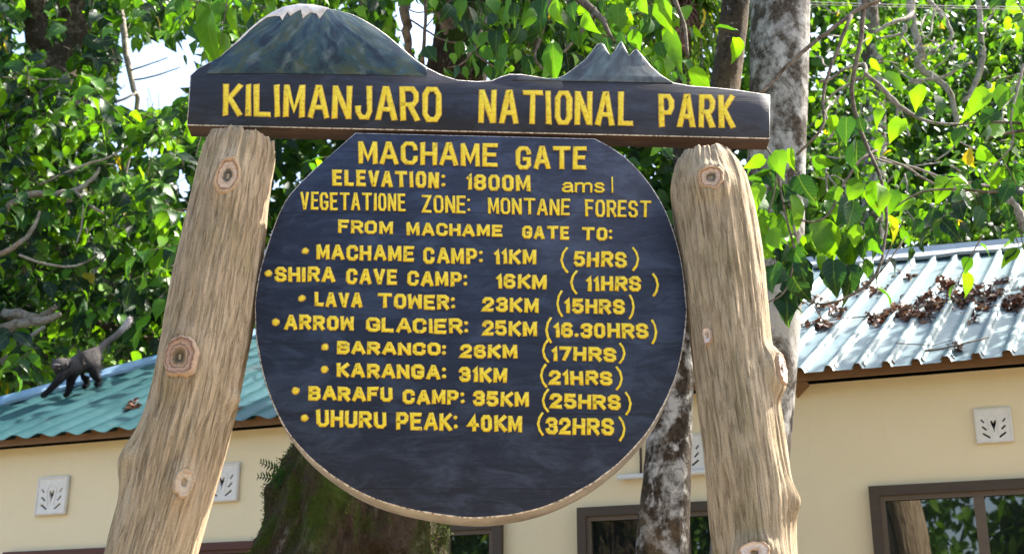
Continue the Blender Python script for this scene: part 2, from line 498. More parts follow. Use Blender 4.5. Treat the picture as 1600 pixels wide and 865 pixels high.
m.pbr((0.008, 0.010, 0.010), 0.015, 1.0, IOR=1.6, normal=m.bump(m.noise(m.coord('Object', (1, 1, 1)), 1.6, 2), 0.05, 0.02)); M['glass'] = m.m
m = MT('white_plastic'); m.pbr(m.mix(m.noise(m.coord(), 8.0, 3), (0.62, 0.62, 0.60), (0.8, 0.8, 0.78)), 0.4); M['plastic'] = m.m
m = MT('wire_metal'); m.pbr(m.mix(m.noise(m.coord(), 8.0, 3), (0.35, 0.28, 0.30), (0.6, 0.52, 0.54)), 0.4, metal=0.3); M['wire'] = m.m
m = MT('earth')
n1 = m.noise(m.coord('Object', (1, 1, 1)), 0.5, 6, 0.6); n2 = m.noise(m.coord('Object', (1, 1, 1)), 12.0, 6, 0.7)
c = m.mix(n2, (0.16, 0.11, 0.07), (0.34, 0.26, 0.18))
c = m.mix(m.ramp(n1, [(0.5, 0.0), (0.62, 0.8)]), c, (0.06, 0.11, 0.03))
m.pbr(c, 0.95, 0.1, normal=m.bump(n2, 0.6, 0.03)); M['earth'] = m.m

# ------------------------------------------------------------------ ground: one sheet to the horizon
def ground_z(x, y):
    return 0.75 / (1 + np.exp(-(np.asarray(y, float) - 5.6) * 2.2))
gx = np.concatenate([[-900, -300, -100, -40], np.linspace(-16, 16, 65), [40, 100, 300, 900]])
gy = np.concatenate([[-900, -300, -100, -40], np.linspace(-16, 26, 85), [40, 100, 300, 900]])
X, Y = np.meshgrid(gx, gy)
near = (np.abs(X) < 17) & (Y > -17) & (Y < 27)
Z = ground_z(X, Y) + np.where(near, 0.06 * (fbm(X * 0.8, Y * 0.8) - 0.5), 0)
nx, ny = len(gx), len(gy)
idx = np.arange(nx * ny).reshape(ny, nx)
F = np.stack([idx[:-1, :-1], idx[:-1, 1:], idx[1:, 1:], idx[1:, :-1]], -1).reshape(-1, 4)
tag(link('ground', mesh('ground', np.stack([X, Y, Z], -1).reshape(-1, 3), F, True), M['earth']), kind='structure')

# ------------------------------------------------------------------ leaves
def norm(a):
    return a / np.maximum(np.linalg.norm(a, axis=-1, keepdims=True), 1e-9)

def _template(near):
    if near:
        mid = [(0, 0, 0), (0, .3, .015), (0, .62, 0), (0, .85, -.05), (0, 1.0, -.13)]
        side = [(.20, -.05, .03), (.40, .12, .06), (.43, .38, .07), (.27, .67, .02), (.09, .88, -.05)]
        fs = [(0, 'a', 'b'), (0, 'b', 'c', 1), (1, 'c', 'd', 2), (2, 'd', 'e', 3), (3, 'e', 4)]
    else:
        mid = [(0, 0, 0), (0, .45, 0.0), (0, 1.0, -.12)]
        side = [(.36, .12, .05), (.34, .55, .04)]
        fs = [(0, 'a', 'b', 1), (1, 'b', 2)]
    nm, ns = len(mid), len(side)
    V = mid + side + [(-x, y, z) for x, y, z in side]
    faces = []
    for f in fs:
        rr = [i if isinstance(i, int) else nm + 'abcde'.index(i) for i in f]
        ll = [i if isinstance(i, int) else nm + ns + 'abcde'.index(i) for i in f]
        faces.append(rr)
        faces.append(ll[::-1])
    return np.array(V, float), faces
T_NEAR, T_FAR = _template(True), _template(False)

class Leaves:
    def __init__(s):
        s.P, s.T, s.N, s.L, s.W, s.t, s.c = [], [], [], [], [], [], []
    def add(s, P, T, N, L, W, tone, curl=1.0):
        k = len(P)
        s.P.append(np.asarray(P, float)); s.T.append(np.asarray(T, float)); s.N.append(np.asarray(N, float))
        for a, v in ((s.L, L), (s.W, W), (s.t, tone), (s.c, curl)):
            a.append(np.broadcast_to(np.asarray(v, float), (k,)).copy())
    def build(s, name, mat, parent=None, near=True):
        P, T, N = np.concatenate(s.P), norm(np.concatenate(s.T)), np.concatenate(s.N)
        L, W, t, c = map(np.concatenate, (s.L, s.W, s.t, s.c))
        B = norm(np.cross(T, N))
        N = np.cross(B, T)
        TV, TF = T_NEAR if near else T_FAR
        k = len(TV)
        n = len(P)
        tx = np.broadcast_to(TV[None, :, 0], (n, k)) * W[:, None]; ty = np.broadcast_to(TV[None, :, 1], (n, k)).copy(); tz = TV[None, :, 2] * c[:, None]
        r1, r2, r3, r4 = rng.normal(size=(4, n, 1))
        base = np.clip(1 - ty * 2.2, 0, 1)
        narrow = np.clip(0.68 + 0.32 * r4, 0.1, 1.1)                  # from heart-shaped to ovate
        tx = tx * (1 - 0.45 * narrow * base) * (1 + 0.05 * rng.normal(size=(n, k)))
        ty = ty + 0.07 * narrow * base * (np.abs(TV[None, :, 0]) > 0.01)
        tx = tx + 0.15 * r1 * ty ** 2
        tz = tz + 0.34 * r2 * tx * ty - 0.15 * (r3 + 0.6) * ty ** 2 + 0.35 * r4 * tx ** 2 + 0.025 * rng.normal(size=(n, k))
        V = P[:, None] + L[:, None, None] * (ty[..., None] * T[:, None] + tx[..., None] * B[:, None] + tz[..., None] * N[:, None])
        tris = [f for f in TF]
        tot = np.array([len(f) for f in tris])
        flat = np.concatenate([np.array(f) for f in tris])
        allf = (flat[None] + (np.arange(n) * k)[:, None]).ravel().astype(np.int32)
        me = bpy.data.meshes.new(name)
        me.vertices.add(n * k)
        me.vertices.foreach_set("co", V.astype(np.float32).ravel())
        me.loops.add(len(allf))
        me.loops.foreach_set("vertex_index", allf)
        tt = np.tile(tot, n).astype(np.int32)
        me.polygons.add(len(tt))
        me.polygons.foreach_set("loop_start", np.concatenate([[0], np.cumsum(tt)[:-1]]).astype(np.int32))
        me.polygons.foreach_set("loop_total", tt)
        me.polygons.foreach_set("use_smooth", np.ones(len(tt), bool))
        me.update(calc_edges=True)
        a = me.attributes.new('tone', 'FLOAT', 'POINT')
        a.data.foreach_set("value", np.repeat(t, k).astype(np.float32))
        if near:
            a = me.attributes.new('lc', 'FLOAT_VECTOR', 'POINT')
            a.data.foreach_set("vector", np.tile(TV, (n, 1)).astype(np.float32).ravel())
        return link(name, me, mat, parent)

UP = np.array([0, 0, 1.0])
def rnd(n):
    return rng.normal(size=(n, 3))

# openings in the foliage through which the bright sky shows (the crowns leave these lines of sight free)
GAPS = [(228, 152, 52, 20), (250, 108, 74, 52), (196, 60, 10, 40), (205, 125, 24, 36), (300, 70, 22, 36), (285, 300, 13, 46), (242, 232, 24, 11), (205, 258, 18, 9), (32, 62, 12, 24), (112, 52, 7, 12),
        (655, 45, 38, 52), (690, 75, 20, 40), (625, 8, 18, 12), (1115, 25, 9, 45), (1292, 105, 14, 28), (1275, 40, 12, 20), (1300, 50, 9, 14), (405, 200, 10, 10), (436, 282, 9, 18)]
def in_gap(P, grow=0.0):
    x, y = proj(P)
    r = np.zeros(len(P), bool)
    jit = 0.8 + 0.5 * vnoise(x * 0.06, y * 0.06)
    for gx_, gy_, a, b in GAPS:
        r |= ((x - gx_) / (a + grow)) ** 2 + ((y - gy_) / (b + grow)) ** 2 < jit
    return r

def spray(LV, tw, centre, rad, ntw, leaf, step=0.085, tl=(0.35, 0.75), tone=(0.2, 0.9), droop=0.55, wr=0.8, gaps=True, tw_r=0.005):
    """twigs with alternate leaves spread through an ellipsoid"""
    c = np.array(centre)
    u = norm(rnd(ntw)) * (rng.random((ntw, 1)) ** 0.45)
    S = c + u * np.array(rad)
    D = norm(u * 0.7 + rnd(ntw) * 0.55 + np.array([0, 0, -droop * 0.6]))
    Ls = rng.uniform(*tl, ntw)
    tshift = rng.normal() * 0.20 - 0.03  # tone shift per spray; the dark ones paint shaded pockets into the foliage
    for i in range(ntw):
        k = max(3, int(Ls[i] / step))
        tt = (np.arange(k) + 0.6) / k
        sag = -0.25 * droop * Ls[i] * tt ** 2
        pts = S[i] + D[i] * (tt * Ls[i])[:, None] + np.outer(sag, UP)
        side = norm(np.cross(D[i], UP) + 1e-6)
        sgn = np.where(np.arange(k) % 2 == 0, 1, -1)[:, None]
        T = norm(D[i] * 0.35 + side * sgn * 0.8 + rnd(k) * 0.28 + np.array([0, 0, -droop]))
        N = norm(UP * 0.75 + rnd(k) * 0.45 + np.array([0.1, -0.35, 0]))
        L = leaf * rng.uniform(0.65, 1.2, k)
        mid = pts + T * (L * 0.5)[:, None]
        ok = ~in_gap(mid, 3) if gaps else np.ones(k, bool)
        if not ok.any():
            continue
        to = np.clip(rng.normal((tone[0] + tone[1]) / 2 + tshift, (tone[1] - tone[0]) / 2.4, k), 0, 0.96)
        to = np.where(rng.random(k) < 0.003, 1.0, to)
        pet = pts + T * (0.18 * L)[:, None]
        LV.add(pet[ok], T[ok], N[ok], L[ok], wr * rng.uniform(0.85, 1.15, ok.sum()), to[ok], rng.uniform(0.5, 2.2, ok.sum()))
        if tw is not None and ok.sum() > k * 0.5:
            q = [S[i], S[i] + D[i] * Ls[i] * 0.5 - UP * 0.06 * droop * Ls[i], pts[-1]]
            tw.tube(q, [tw_r, tw_r * 0.8, tw_r * 0.4], 3, caps=False)

def px_r(rx, ry, Y):
    s = Y / FPX / 0.95
    return (rx * s, 0.6 * (rx + ry) * 0.5 * s, ry * s)

def trunk_mesh(name, rows, mat, parent, sides=40, seg=80, lump=0.12, freq=2.2, flare=None, attrs=False):
    """rows: (point, radius) from the ground upward"""
    P = np.array([list(p) for p, r in rows]); Rr = np.array([r for p, r in rows])
    d = np.concatenate([[0], np.cumsum(np.linalg.norm(np.diff(P, axis=0), axis=1))])
    t = np.linspace(0, d[-1], seg)
    C = np.stack([np.interp(t, d, P[:, k]) for k in range(3)], 1)
    for _ in range(3):
        C[1:-1] = (C[:-2] + 2 * C[1:-1] + C[2:]) / 4
    rad = np.interp(t, d, Rr)
    th = np.linspace(0, 2 * np.pi, sides, endpoint=False)
    TH, TT = np.meshgrid(th, t)
    n = 0.6 * (fbm(np.cos(TH) * freq + 9, np.sin(TH) * freq, TT * freq * 0.9) - 0.5) + 0.4 * (fbm(np.cos(TH) * freq * 4, np.sin(TH) * freq * 4, TT * freq * 2.5) - 0.5)
    rr = rad[:, None] * (1 + lump * 2 * n)
    if flare is not None:
        rr = rr * flare(TH, TT)
    tan = np.gradient(C, axis=0); tan = norm(tan)
    a = norm(np.array([1.0, 0, 0]) - tan * tan[:, :1]); b = np.cross(tan, a)
    V = C[:, None] + rr[..., None] * (np.cos(TH)[..., None] * a[:, None] + np.sin(TH)[..., None] * b[:, None])
    idx = np.arange(seg * sides).reshape(seg, sides)
    F = np.stack([idx[:-1], np.roll(idx[:-1], -1, 1), np.roll(idx[1:], -1, 1), idx[1:]], -1).reshape(-1, 4)
    me = mesh(name, V.reshape(-1, 3), F, True)
    return link(name, me, mat, parent), V, C

def pxpath(lst):
    return [(at(x, y, Y), r) for x, y, Y, r in lst]

def down_to_ground(rows, dx=0.0, flare=1.25):
    p, r = rows[0]
    gz = float(ground_z(p.x, p.y)) - 0.15
    return [(Vector((p.x + dx, p.y, gz)), r * flare), (Vector((p.x + dx * 0.7, p.y, gz + 0.35)), r * (1 + (flare - 1) * 0.3))] + rows

# ------------------------------------------------------------------ the sign: two leaning log posts, header board, round board
TILT = R(-8)
SN = Vector((0, -math.cos(TILT), -math.sin(TILT)))       # faces the viewer, leans back a little
SU = Vector((0, -math.sin(TILT), math.cos(TILT)))
SX = Vector((1, 0, 0))
SP0 = at(735, 500, 4.5)
def SG(x, y, d=0.0):
    return hit(x, y, SP0 + SN * d, SN)
sign_base = Vector((SG(735, 500).x, 4.62, 0))
sign = empty('park_sign', sign_base, 'large wooden park sign: dark painted boards with yellow lettering between two leaning log posts', 'sign')
SMW = Matrix(((SX.x, SU.x, SN.x, SP0.x), (SX.y, SU.y, SN.y, SP0.y), (SX.z, SU.z, SN.z, SP0.z), (0, 0, 0, 1)))
SINV = SMW.inverted()
def S2(x, y):
    p = SINV @ SG(x, y)
    return np.array([p.x, p.y])

def smooth_poly(pts, closed=True, n=6):
    """Catmull-Rom through the pixel outline"""
    P = np.array(pts, float); k = len(P); out = []
    for i in range(k if closed else k - 1):
        p0, p1, p2, p3 = (P[(i - 1) % k], P[i], P[(i + 1) % k], P[(i + 2) % k]) if closed else (P[max(i - 1, 0)], P[i], P[i + 1], P[min(i + 2, k - 1)])
        for q in range(n):
            t = q / n
            out.append(0.5 * ((2 * p1) + (-p0 + p2) * t + (2 * p0 - 5 * p1 + 4 * p2 - p3) * t * t + (-p0 + 3 * p1 - 3 * p2 + p3) * t ** 3))
    return np.array(out)

def inset(P, d):
    a = np.roll(P, 1, 0); b = np.roll(P, -1, 0)
    t1 = P - a; t2 = b - P
    t1 /= np.maximum(np.linalg.norm(t1, axis=1, keepdims=True), 1e-9); t2 /= np.maximum(np.linalg.norm(t2, axis=1, keepdims=True), 1e-9)
    n = np.stack([-(t1 + t2)[:, 1], (t1 + t2)[:, 0]], 1)
    n /= np.maximum(np.linalg.norm(n, axis=1, keepdims=True), 1e-6)
    area = 0.5 * np.sum(P[:, 0] * b[:, 1] - b[:, 0] * P[:, 1])
    return P + n * d * (1 if area > 0 else -1)

def plate(name, P, z0, thick, ch, mats, parent, edge_of=None):
    """board cut to the outline P (sign-plane metres): face, worn chamfer, sides, back"""
    n = len(P)
    jit = 1 + 0.7 * (vnoise(np.arange(n) * 0.7, np.zeros(n)) - 0.5)
    I = inset(P, ch * 1.0 * jit[:, None]) if ch else P
    V = [(p[0], p[1], z0) for p in I] + [(p[0], p[1], z0 - ch * 0.8) for p in P] + [(p[0], p[1], z0 - thick) for p in P]
    F = [list(range(n))]; mi = [0]
    for i in range(n):
        j = (i + 1) % n
        F.append([i, n + i, n + j, j]); mi.append(1)
        F.append([n + i, 2 * n + i, 2 * n + j, n + j]); mi.append(2 if edge_of is None else edge_of(P[i], P[j]))
    F.append([2 * n + i for i in range(n)][::-1]); mi.append(2)
    me = mesh(name, V, F, False, mi)
    bm = bmesh.new(); bm.from_mesh(me)
    bmesh.ops.recalc_face_normals(bm, faces=bm.faces)
    bmesh.ops.triangulate(bm, faces=[f for f in bm.faces if len(f.verts) > 4])
    bm.to_mesh(me); bm.free()
    return link(name, me, mats, parent, SMW)

# round board
round_px = [(555, 207), (930, 216)] + [tuple(p) for p in smooth_poly([(930, 216), (972, 241), (1010, 280), (1040, 328), (1061, 390), (1072, 460), (1072, 512), (1061, 572), (1039, 630), (1000, 690), (942, 744), (882, 779), (828, 798), (770, 808), (718, 808), (658, 799), (598, 784), (540, 757), (482, 713), (440, 660), (415, 600), (402, 543), (398, 492), (401, 446), (415, 390), (441, 322), (470, 284), (512, 245)], False, 5)][1:]
Pr = np.array([S2(*p) for p in round_px])[::-1]
round_board = plate('round_board', Pr, 0.0, 0.105, 0.0045, [M['board'], M['rim'], M['edge']], sign)
round_board['label'] = 'dark blue round board listing camps, distances and hours'

# header board with the two mountains cut in its top edge
head_px = [(292, 196), (297, 118), (310, 106), (330, 96), (345, 88), (362, 73), (378, 57), (392, 44), (408, 31), (425, 20), (445, 11), (468, 7), (490, 8), (515, 14), (535, 18), (552, 23), (570, 32), (588, 43), (606, 56), (626, 73), (648, 92), (668, 106), (690, 117), (715, 125), (745, 127), (768, 126), (782, 120), (796, 115.5), (815, 116), (835, 119), (855, 122.5), (872, 122), (884, 116), (900, 104), (914, 93), (924, 81), (932, 70), (939, 67), (944, 70), (949, 79), (953, 86), (960, 80), (967, 68), (971, 64), (976, 73), (983, 87), (990, 79), (995, 76.5), (1004, 87), (1018, 104), (1034, 118), (1052, 129), (1080, 134), (1120, 137), (1150, 140), (1182, 145), (1203, 148), (1203, 217)]
Ph = np.array([S2(*p) for p in head_px])[::-1]
zl = S2(735, 204)[1]
header = plate('header_board', Ph, 0.003, 0.085, 0.005, [M['header'], M['rim'], M['edge'], M['under']], sign,
               lambda a, b: 3 if (abs(a[0] - b[0]) > 1.0) else 2)
header['label'] = 'long header board with two painted mountains along its top'

def mk_mountain(name, cols, ox, oy):
    m = MT(name)
    xyz = m.n('ShaderNodeSeparateXYZ', {0: m.n('ShaderNodeTexCoord').outputs['Object']})
    dx = m.math('SUBTRACT', xyz.outputs[0], ox)
    dy = m.math('SUBTRACT', oy, xyz.outputs[1])
    ang = m.math('DIVIDE', dx, m.math('ADD', dy, 0.07))
    v = m.n('ShaderNodeCombineXYZ', {0: m.math('MULTIPLY', ang, 1.5), 1: m.math('MULTIPLY', dy, 3.2)}).outputs[0]
    n1 = m.noise(v, 2.2, 5, 0.62, 0.5)
    n2 = m.noise(v, 4.2, 5, 0.55, 0.5)
    c = m.ramp(n1, cols)
    c = m.mix(m.ramp(n2, [(0.52, 0.0), (0.72, 0.65)]), c, (0.16, 0.20, 0.22))
    c = m.mix(m.ramp(n2, [(0.28, 0.7), (0.44, 0.0)]), c, (0.016, 0.020, 0.032))
    c = m.mix(m.ramp(m.noise(v, 3.3, 3, 0.6), [(0.60, 0.0), (0.74, 0.38)]), c, (0.13, 0.125, 0.06))
    m.pbr(c, 0.55, 0.3, normal=m.bump(n2, 0.4, 0.003))
    return m.m
k0 = S2(490, 20); k1 = S2(975, 70)
M['kibo'] = mk_mountain('painted_snow_mountain', [(0.28, (0.012, 0.016, 0.028)), (0.42, (0.022, 0.040, 0.062)), (0.50, (0.030, 0.068, 0.088)), (0.58, (0.058, 0.078, 0.052)), (0.66, (0.040, 0.095, 0.125)), (0.78, (0.115, 0.150, 0.150))], k0[0], k0[1] + 0.02)
M['mawenzi'] = mk_mountain('painted_jagged_mountain', [(0.25, (0.030, 0.036, 0.046)), (0.45, (0.058, 0.070, 0.080)), (0.6, (0.080, 0.112, 0.120)), (0.75, (0.12, 0.15, 0.155))], k1[0], k1[1] + 0.02)
m = MT('white_snow_paint'); g = m.noise(m.coord('Object', (6, 6, 6)), 6.0, 5)
m.pbr(m.ramp(g, [(0.3, (0.50, 0.46, 0.45)), (0.6, (0.78, 0.74, 0.73))]), 0.5, normal=m.bump(g, 0.3, 0.003)); M['snow'] = m.m

def overlay(name, px, z, mat, th=0.003, shrink=0.0045):
    P = np.array([S2(*p) for p in px])[::-1]
    return plate(name, inset(P, shrink), z, th, 0.0015, [mat, mat, mat], header)
i0 = [i for i, p in enumerate(head_px) if p[0] == 310][0]; i1 = [i for i, p in enumerate(head_px) if p[0] == 668][0]
overlay('painted_mountain', [(322, 117)] + head_px[i0 + 1:i1 + 1] + [(668, 121), (560, 119), (430, 117)], 0.0060, M['kibo'])
j0 = [i for i, p in enumerate(head_px) if p[0] == 872][0]; j1 = [i for i, p in enumerate(head_px) if p[0] == 1052][0]
overlay('painted_mountain', [(800, 126)] + head_px[j0:j1 + 1] + [(1052, 131.5)], 0.0060, M['mawenzi'])
o = overlay('snow_cap', head_px[i0 + 2:i0 + 12] + [(512, 17), (507, 23), (500, 32), (494, 24), (486, 22), (479, 27), (473, 32), (470, 18), (462, 22), (454, 28), (450, 22), (445, 29), (442, 35), (437, 28), (428, 28), (418, 30), (405, 39), (392, 50), (376, 66), (358, 80), (344, 90)], 0.0085, M['snow'], 0.002, 0.003)
o['label'] = 'white jagged snow cap painted on the larger mountain'

# ---- hand-cut lettering: stroke letters, each stroke a bevelled ribbon of paint
GL = {
 'A': (1.1, [[(0, 0), (.44, 1), (.56, 1), (1, 0)], [(.30, .30), (.70, .30)]]),
 'B': (.92, [[(0, 0), (0, 1), (.72, 1), (.97, .86), (.97, .66), (.78, .53), (0, .53)], [(.78, .53), (1, .38), (1, .15), (.76, 0), (0, 0)]]),
 'C': (.95, [[(1, .74), (.98, .86), (.76, 1), (.26, 1), (0, .82), (0, .18), (.26, 0), (.76, 0), (.98, .14), (1, .27)]]),
 'E': (.86, [[(1, 1), (0, 1), (0, 0), (1, 0)], [(0, .52), (.86, .52)]]),
 'F': (.84, [[(1, 1), (0, 1), (0, 0)], [(0, .5), (.8, .5)]]),
 'G': (1.0, [[(1, .76), (.97, .87), (.76, 1), (.26, 1), (0, .82), (0, .18), (.26, 0), (.76, 0), (1, .14), (1, .44), (.62, .44)]]),
 'H': (.95, [[(0, 0), (0, 1)], [(1, 0), (1, 1)], [(0, .5), (1, .5)]]),
 'I': (.0, [[(0, 0), (0, 1)]]),
 'J': (.8, [[(1, 1), (1, .2), (.76, 0), (.26, 0), (0, .18), (0, .32)]]),
 'K': (.95, [[(0, 0), (0, 1)], [(1, 1), (.12, .47)], [(.28, .56), (1, 0)]]),
 'L': (.82, [[(0, 1), (0, 0), (1, 0)]]),
 'M': (1.12, [[(0, 0), (0, 1)], [(1, 0), (1, 1)], [(.06, .97), (.5, .18), (.94, .97)]]),
 'N': (.98, [[(0, 0), (0, 1)], [(1, 0), (1, 1)], [(.05, .98), (.95, .02)]]),
 'O': (.95, [[(0, .5), (0, .82), (.24, 1), (.76, 1), (1, .82), (1, .18), (.76, 0), (.24, 0), (0, .18), (0, .5)]]),
 'P': (.9, [[(0, 0), (0, 1), (.74, 1), (1, .84), (1, .6), (.76, .43), (0, .43)]]),
 'R': (.95, [[(0, 0), (0, 1), (.74, 1), (1, .85), (1, .62), (.76, .47), (0, .47)], [(.5, .47), (1, 0)]]),
 'S': (.92, [[(.98, .78), (.92, .88), (.72, 1), (.24, 1), (0, .86), (.02, .64), (.26, .53), (.74, .48), (1, .34), (1, .14), (.76, 0), (.26, 0), (.05, .10), (0, .23)]]),
 'T': (1.25, [[(0, 1), (1, 1)], [(.5, 1), (.5, 0)]]),
 'U': (.92, [[(0, 1), (0, .18), (.25, 0), (.75, 0), (1, .18), (1, 1)]]),
 'V': (1.0, [[(0, 1), (.46, 0), (.54, 0), (1, 1)]]),
 'W': (1.2, [[(0, 1), (.06, 0)], [(.06, .02), (.5, .80), (.94, .02)], [(.94, 0), (1, 1)]]),
 'Z': (.92, [[(0, 1), (1, 1), (0, 0), (1, 0)]]),
 '0': (.8, None), 
 '1': (.22, [[(0, .80), (1, 1), (1, 0)]]),
 '2': (.85, [[(0, .74), (.04, .87), (.25, 1), (.75, 1), (1, .84), (.98, .62), (.1, .12), (0, 0), (1, 0)]]),
 '3': (.85, [[(0, .8), (.05, .9), (.25, 1), (.75, 1), (1, .85), (.97, .66), (.75, .53), (.35, .53)], [(.75, .53), (1, .38), (1, .15), (.75, 0), (.25, 0), (.05, .10), (0, .2)]]),
 '4': (.9, [[(.62, 0), (.62, 1), (0, .36), (1, .36)]]),
 '5': (.85, [[(.95, 1), (.08, 1), (.03, .56), (.72, .60), (1, .44), (1, .16), (.75, 0), (.24, 0), (0, .16)]]),
 '6': (.85, [[(.95, .86), (.75, 1), (.25, 1), (0, .82), (0, .18), (.25, 0), (.75, 0), (1, .16), (1, .38), (.75, .54), (.1, .52)]]),
 '7': (.85, [[(0, 1), (1, 1), (.35, 0)]]),
 '8': (.85, [[(.3, .53), (.03, .66), (.03, .86), (.26, 1), (.74, 1), (.97, .86), (.97, .66), (.7, .53), (.3, .53)], [(.3, .53), (0, .38), (0, .15), (.26, 0), (.74, 0), (1, .15), (1, .38), (.7, .53)]]),
 ':': (.0, ['dot.16', 'dot.80']),
 '.': (.0, ['dot.06']),
 'a': (.82, [[(.08, .50), (.25, .62), (.75, .62), (.92, .48), (.92, .06), (1.0, 0)], [(.92, .36), (.25, .33), (0, .20), (.02, .08), (.22, 0), (.6, 0), (.92, .12)]]),
 'm': (1.35, [[(0, 0), (0, .62)], [(0, .48), (.18, .62), (.40, .62), (.5, .5), (.5, 0)], [(.5, .48), (.68, .62), (.88, .62), (1, .5), (1, 0)]]),
 's': (.72, [[(.95, .52), (.75, .62), (.25, .62), (.03, .5), (.2, .36), (.8, .28), (1, .14), (.8, 0), (.2, 0), (0, .10)]]),
 'l': (.0, [[(0, 0), (0, 1)]]),
 '(': (.30, [[(1, 1), (.35, .8), (0, .5), (.35, .2), (1, 0)]]),
 ')': (.30, [[(0, 1), (.65, .8), (1, .5), (.65, .2), (0, 0)]]),
}
GL['0'] = (.8, GL['O'][1])

class Ribbon:
    def __init__(s):
        s.v, s.f, s.m = [], [], []
        s.k = 0
    def stroke(s, P, w, z0, closed):
        """P: centre line in sign-plane metres, w: half width"""
        P = np.array(P, float)
        keep = [0] + [i for i in range(1, len(P)) if np.linalg.norm(P[i] - P[i - 1]) > 1e-5]
        P = P[keep]
        if closed and np.linalg.norm(P[0] - P[-1]) < 1e-5:
            P = P[:-1]
        n = len(P)
        nx_ = np.roll(P, -1, 0); pv = np.roll(P, 1, 0)
        t1 = P - pv; t2 = nx_ - P
        if not closed:
            t1[0] = t2[0]; t2[-1] = t1[-1]
        t1 /= np.linalg.norm(t1, axis=1, keepdims=True); t2 /= np.linalg.norm(t2, axis=1, keepdims=True)
        n1 = np.stack([-t1[:, 1], t1[:, 0]], 1); n2 = np.stack([-t2[:, 1], t2[:, 0]], 1)
        mv = n1 + n2
        ml = np.linalg.norm(mv, axis=1, keepdims=True)
        mv = np.where(ml < 0.2, n1, mv / np.maximum(ml, 1e-6))
        sc = np.minimum(1.0 / np.maximum(np.sum(mv * n1, 1), 0.45), 1.75)[:, None]
        wj = w * (1 + rng.uniform(-0.10, 0.10, (n, 1)))
        z = z0 + 0.00012 * s.k
        s.k = (s.k + 1) % 24
        if not closed:                       # ragged brush ends
            skew = rng.uniform(-0.18, 0.18, 2) * w
            P = P.copy()
            P[0] = P[0] - t2[0] * w * 0.85; P[-1] = P[-1] + t1[-1] * w * 0.85
        prof = [(-1.0, 0.0003, 1), (-0.70, 0.0022, 0), (0.70, 0.0022, 0), (1.0, 0.0003, 1)]
        b = len(s.v)
        for q in range(n):
            for o_, h, _ in prof:
                p = P[q] + mv[q] * sc[q] * wj[q] * o_
                if not closed and q in (0, n - 1):
                    tt = t2[0] if q == 0 else t1[-1]
                    p = p + tt * (o_ * skew[0 if q == 0 else 1])
                    if abs(o_) < 1:
                        p = p + tt * (w * 0.25 if q == 0 else -w * 0.25)
                s.v.append((p[0], p[1], z + h))
        for q in range(n if closed else n - 1):
            r2 = (q + 1) % n
            for k in range(3):
                s.f.append([b + q * 4 + k, b + r2 * 4 + k, b + r2 * 4 + k + 1, b + q * 4 + k + 1][::-1])
                s.m.append(0 if k == 1 else 1)
        if not closed:
            for e in (0, n - 1):
                s.f.append([b + e * 4 + k for k in range(4)]); s.m.append(1)
    def dot(s, c, r, z0):
        n = 12
        z = z0 + 0.00012 * s.k
        s.k = (s.k + 1) % 24
        b = len(s.v)
        rr = r * (1 + rng.uniform(-.10, .10, n))
        for k, h in ((1.0, .0003), (.68, .0022)):
            for q in range(n):
                a = 2 * math.pi * q / n
                s.v.append((c[0] + rr[q] * k * math.cos(a), c[1] + rr[q] * k * math.sin(a), z + h))
        for q in range(n):
            q2 = (q + 1) % n
            s.f.append([b + q, b + q2, b + n + q2, b + n + q]); s.m.append(1)
        s.f.append([b + n + q for q in range(n)]); s.m.append(0)

    def word(s, txt, x0, x1, ya, yb, yc, yd, th, z0, gap=0.27, fixed=None):
        """txt in the pixel quad: x0..x1, top/bottom ya yb at the left end, yc yd at the right end; th stroke width in pixels"""
        H = (yb - ya + yd - yc) / 2
        th = th * 1.02
        t = th / H
        wid = []
        for ch in txt:
            w = GL[ch][0]
            wid.append(t if w == 0 else (t + w * (1 - 0.0)))
        tot = sum(wid); g = gap * (1 if len(txt) > 1 else 0)
        # letter widths stretch so that the word fills its span, gaps stay in proportion to the stroke
        gp = gap * th
        core = [w if GL[ch][0] == 0 else None for ch, w in zip(txt, wid)]
        fixedw = sum(t * H for c in core if c is not None)
        nfree = [GL[ch][0] for ch in txt if GL[ch][0] > 0]
        span = (x1 - x0) - gp * (len(txt) - 1) - fixedw - len(nfree) * th
        unit = span / sum(nfree) if nfree else 0
        x = x0
        for ch in txt:
            gw = GL[ch][0] * unit
            jx, jy, js = rng.uniform(-.5, .5), rng.uniform(-.6, .6), rng.uniform(-.03, .03)
            for st in GL[ch][1]:
                def px(gx, gy):
                    X_ = x + th / 2 + gx * gw
                    u = (X_ - x0) / max(x1 - x0, 1e-6)
                    top = ya + (yc - ya) * u; bot = yb + (yd - yb) * u
                    y0 = bot - th / 2 * 0.9; y1 = top + th / 2 * 0.9
                    return S2(X_ + jx + js * H * (gy - .5), y0 + (y1 - y0) * gy + jy)
                if isinstance(st, str):
                    s.dot(px(0, float(st[3:])), 0.5 * th * 1.05 * PXM, z0)
                    continue
                cl = st[0] == st[-1]
                Q = []
                for (a0, b0), (a1, b1) in zip(st[:-1], st[1:]):
                    k = max(1, int(math.hypot((a1 - a0) * gw, (b1 - b0) * H) / (0.45 * H)))
                    for q in range(k):
                        Q.append((a0 + (a1 - a0) * q / k, b0 + (b1 - b0) * q / k))
                Q.append(st[-1])
                if not cl and len(st) > 2 and False:
                    pass
                P = [px(*p) for p in Q]
                s.stroke(P, 0.5 * th * PXM, z0, cl)
            x += th + gw + gp
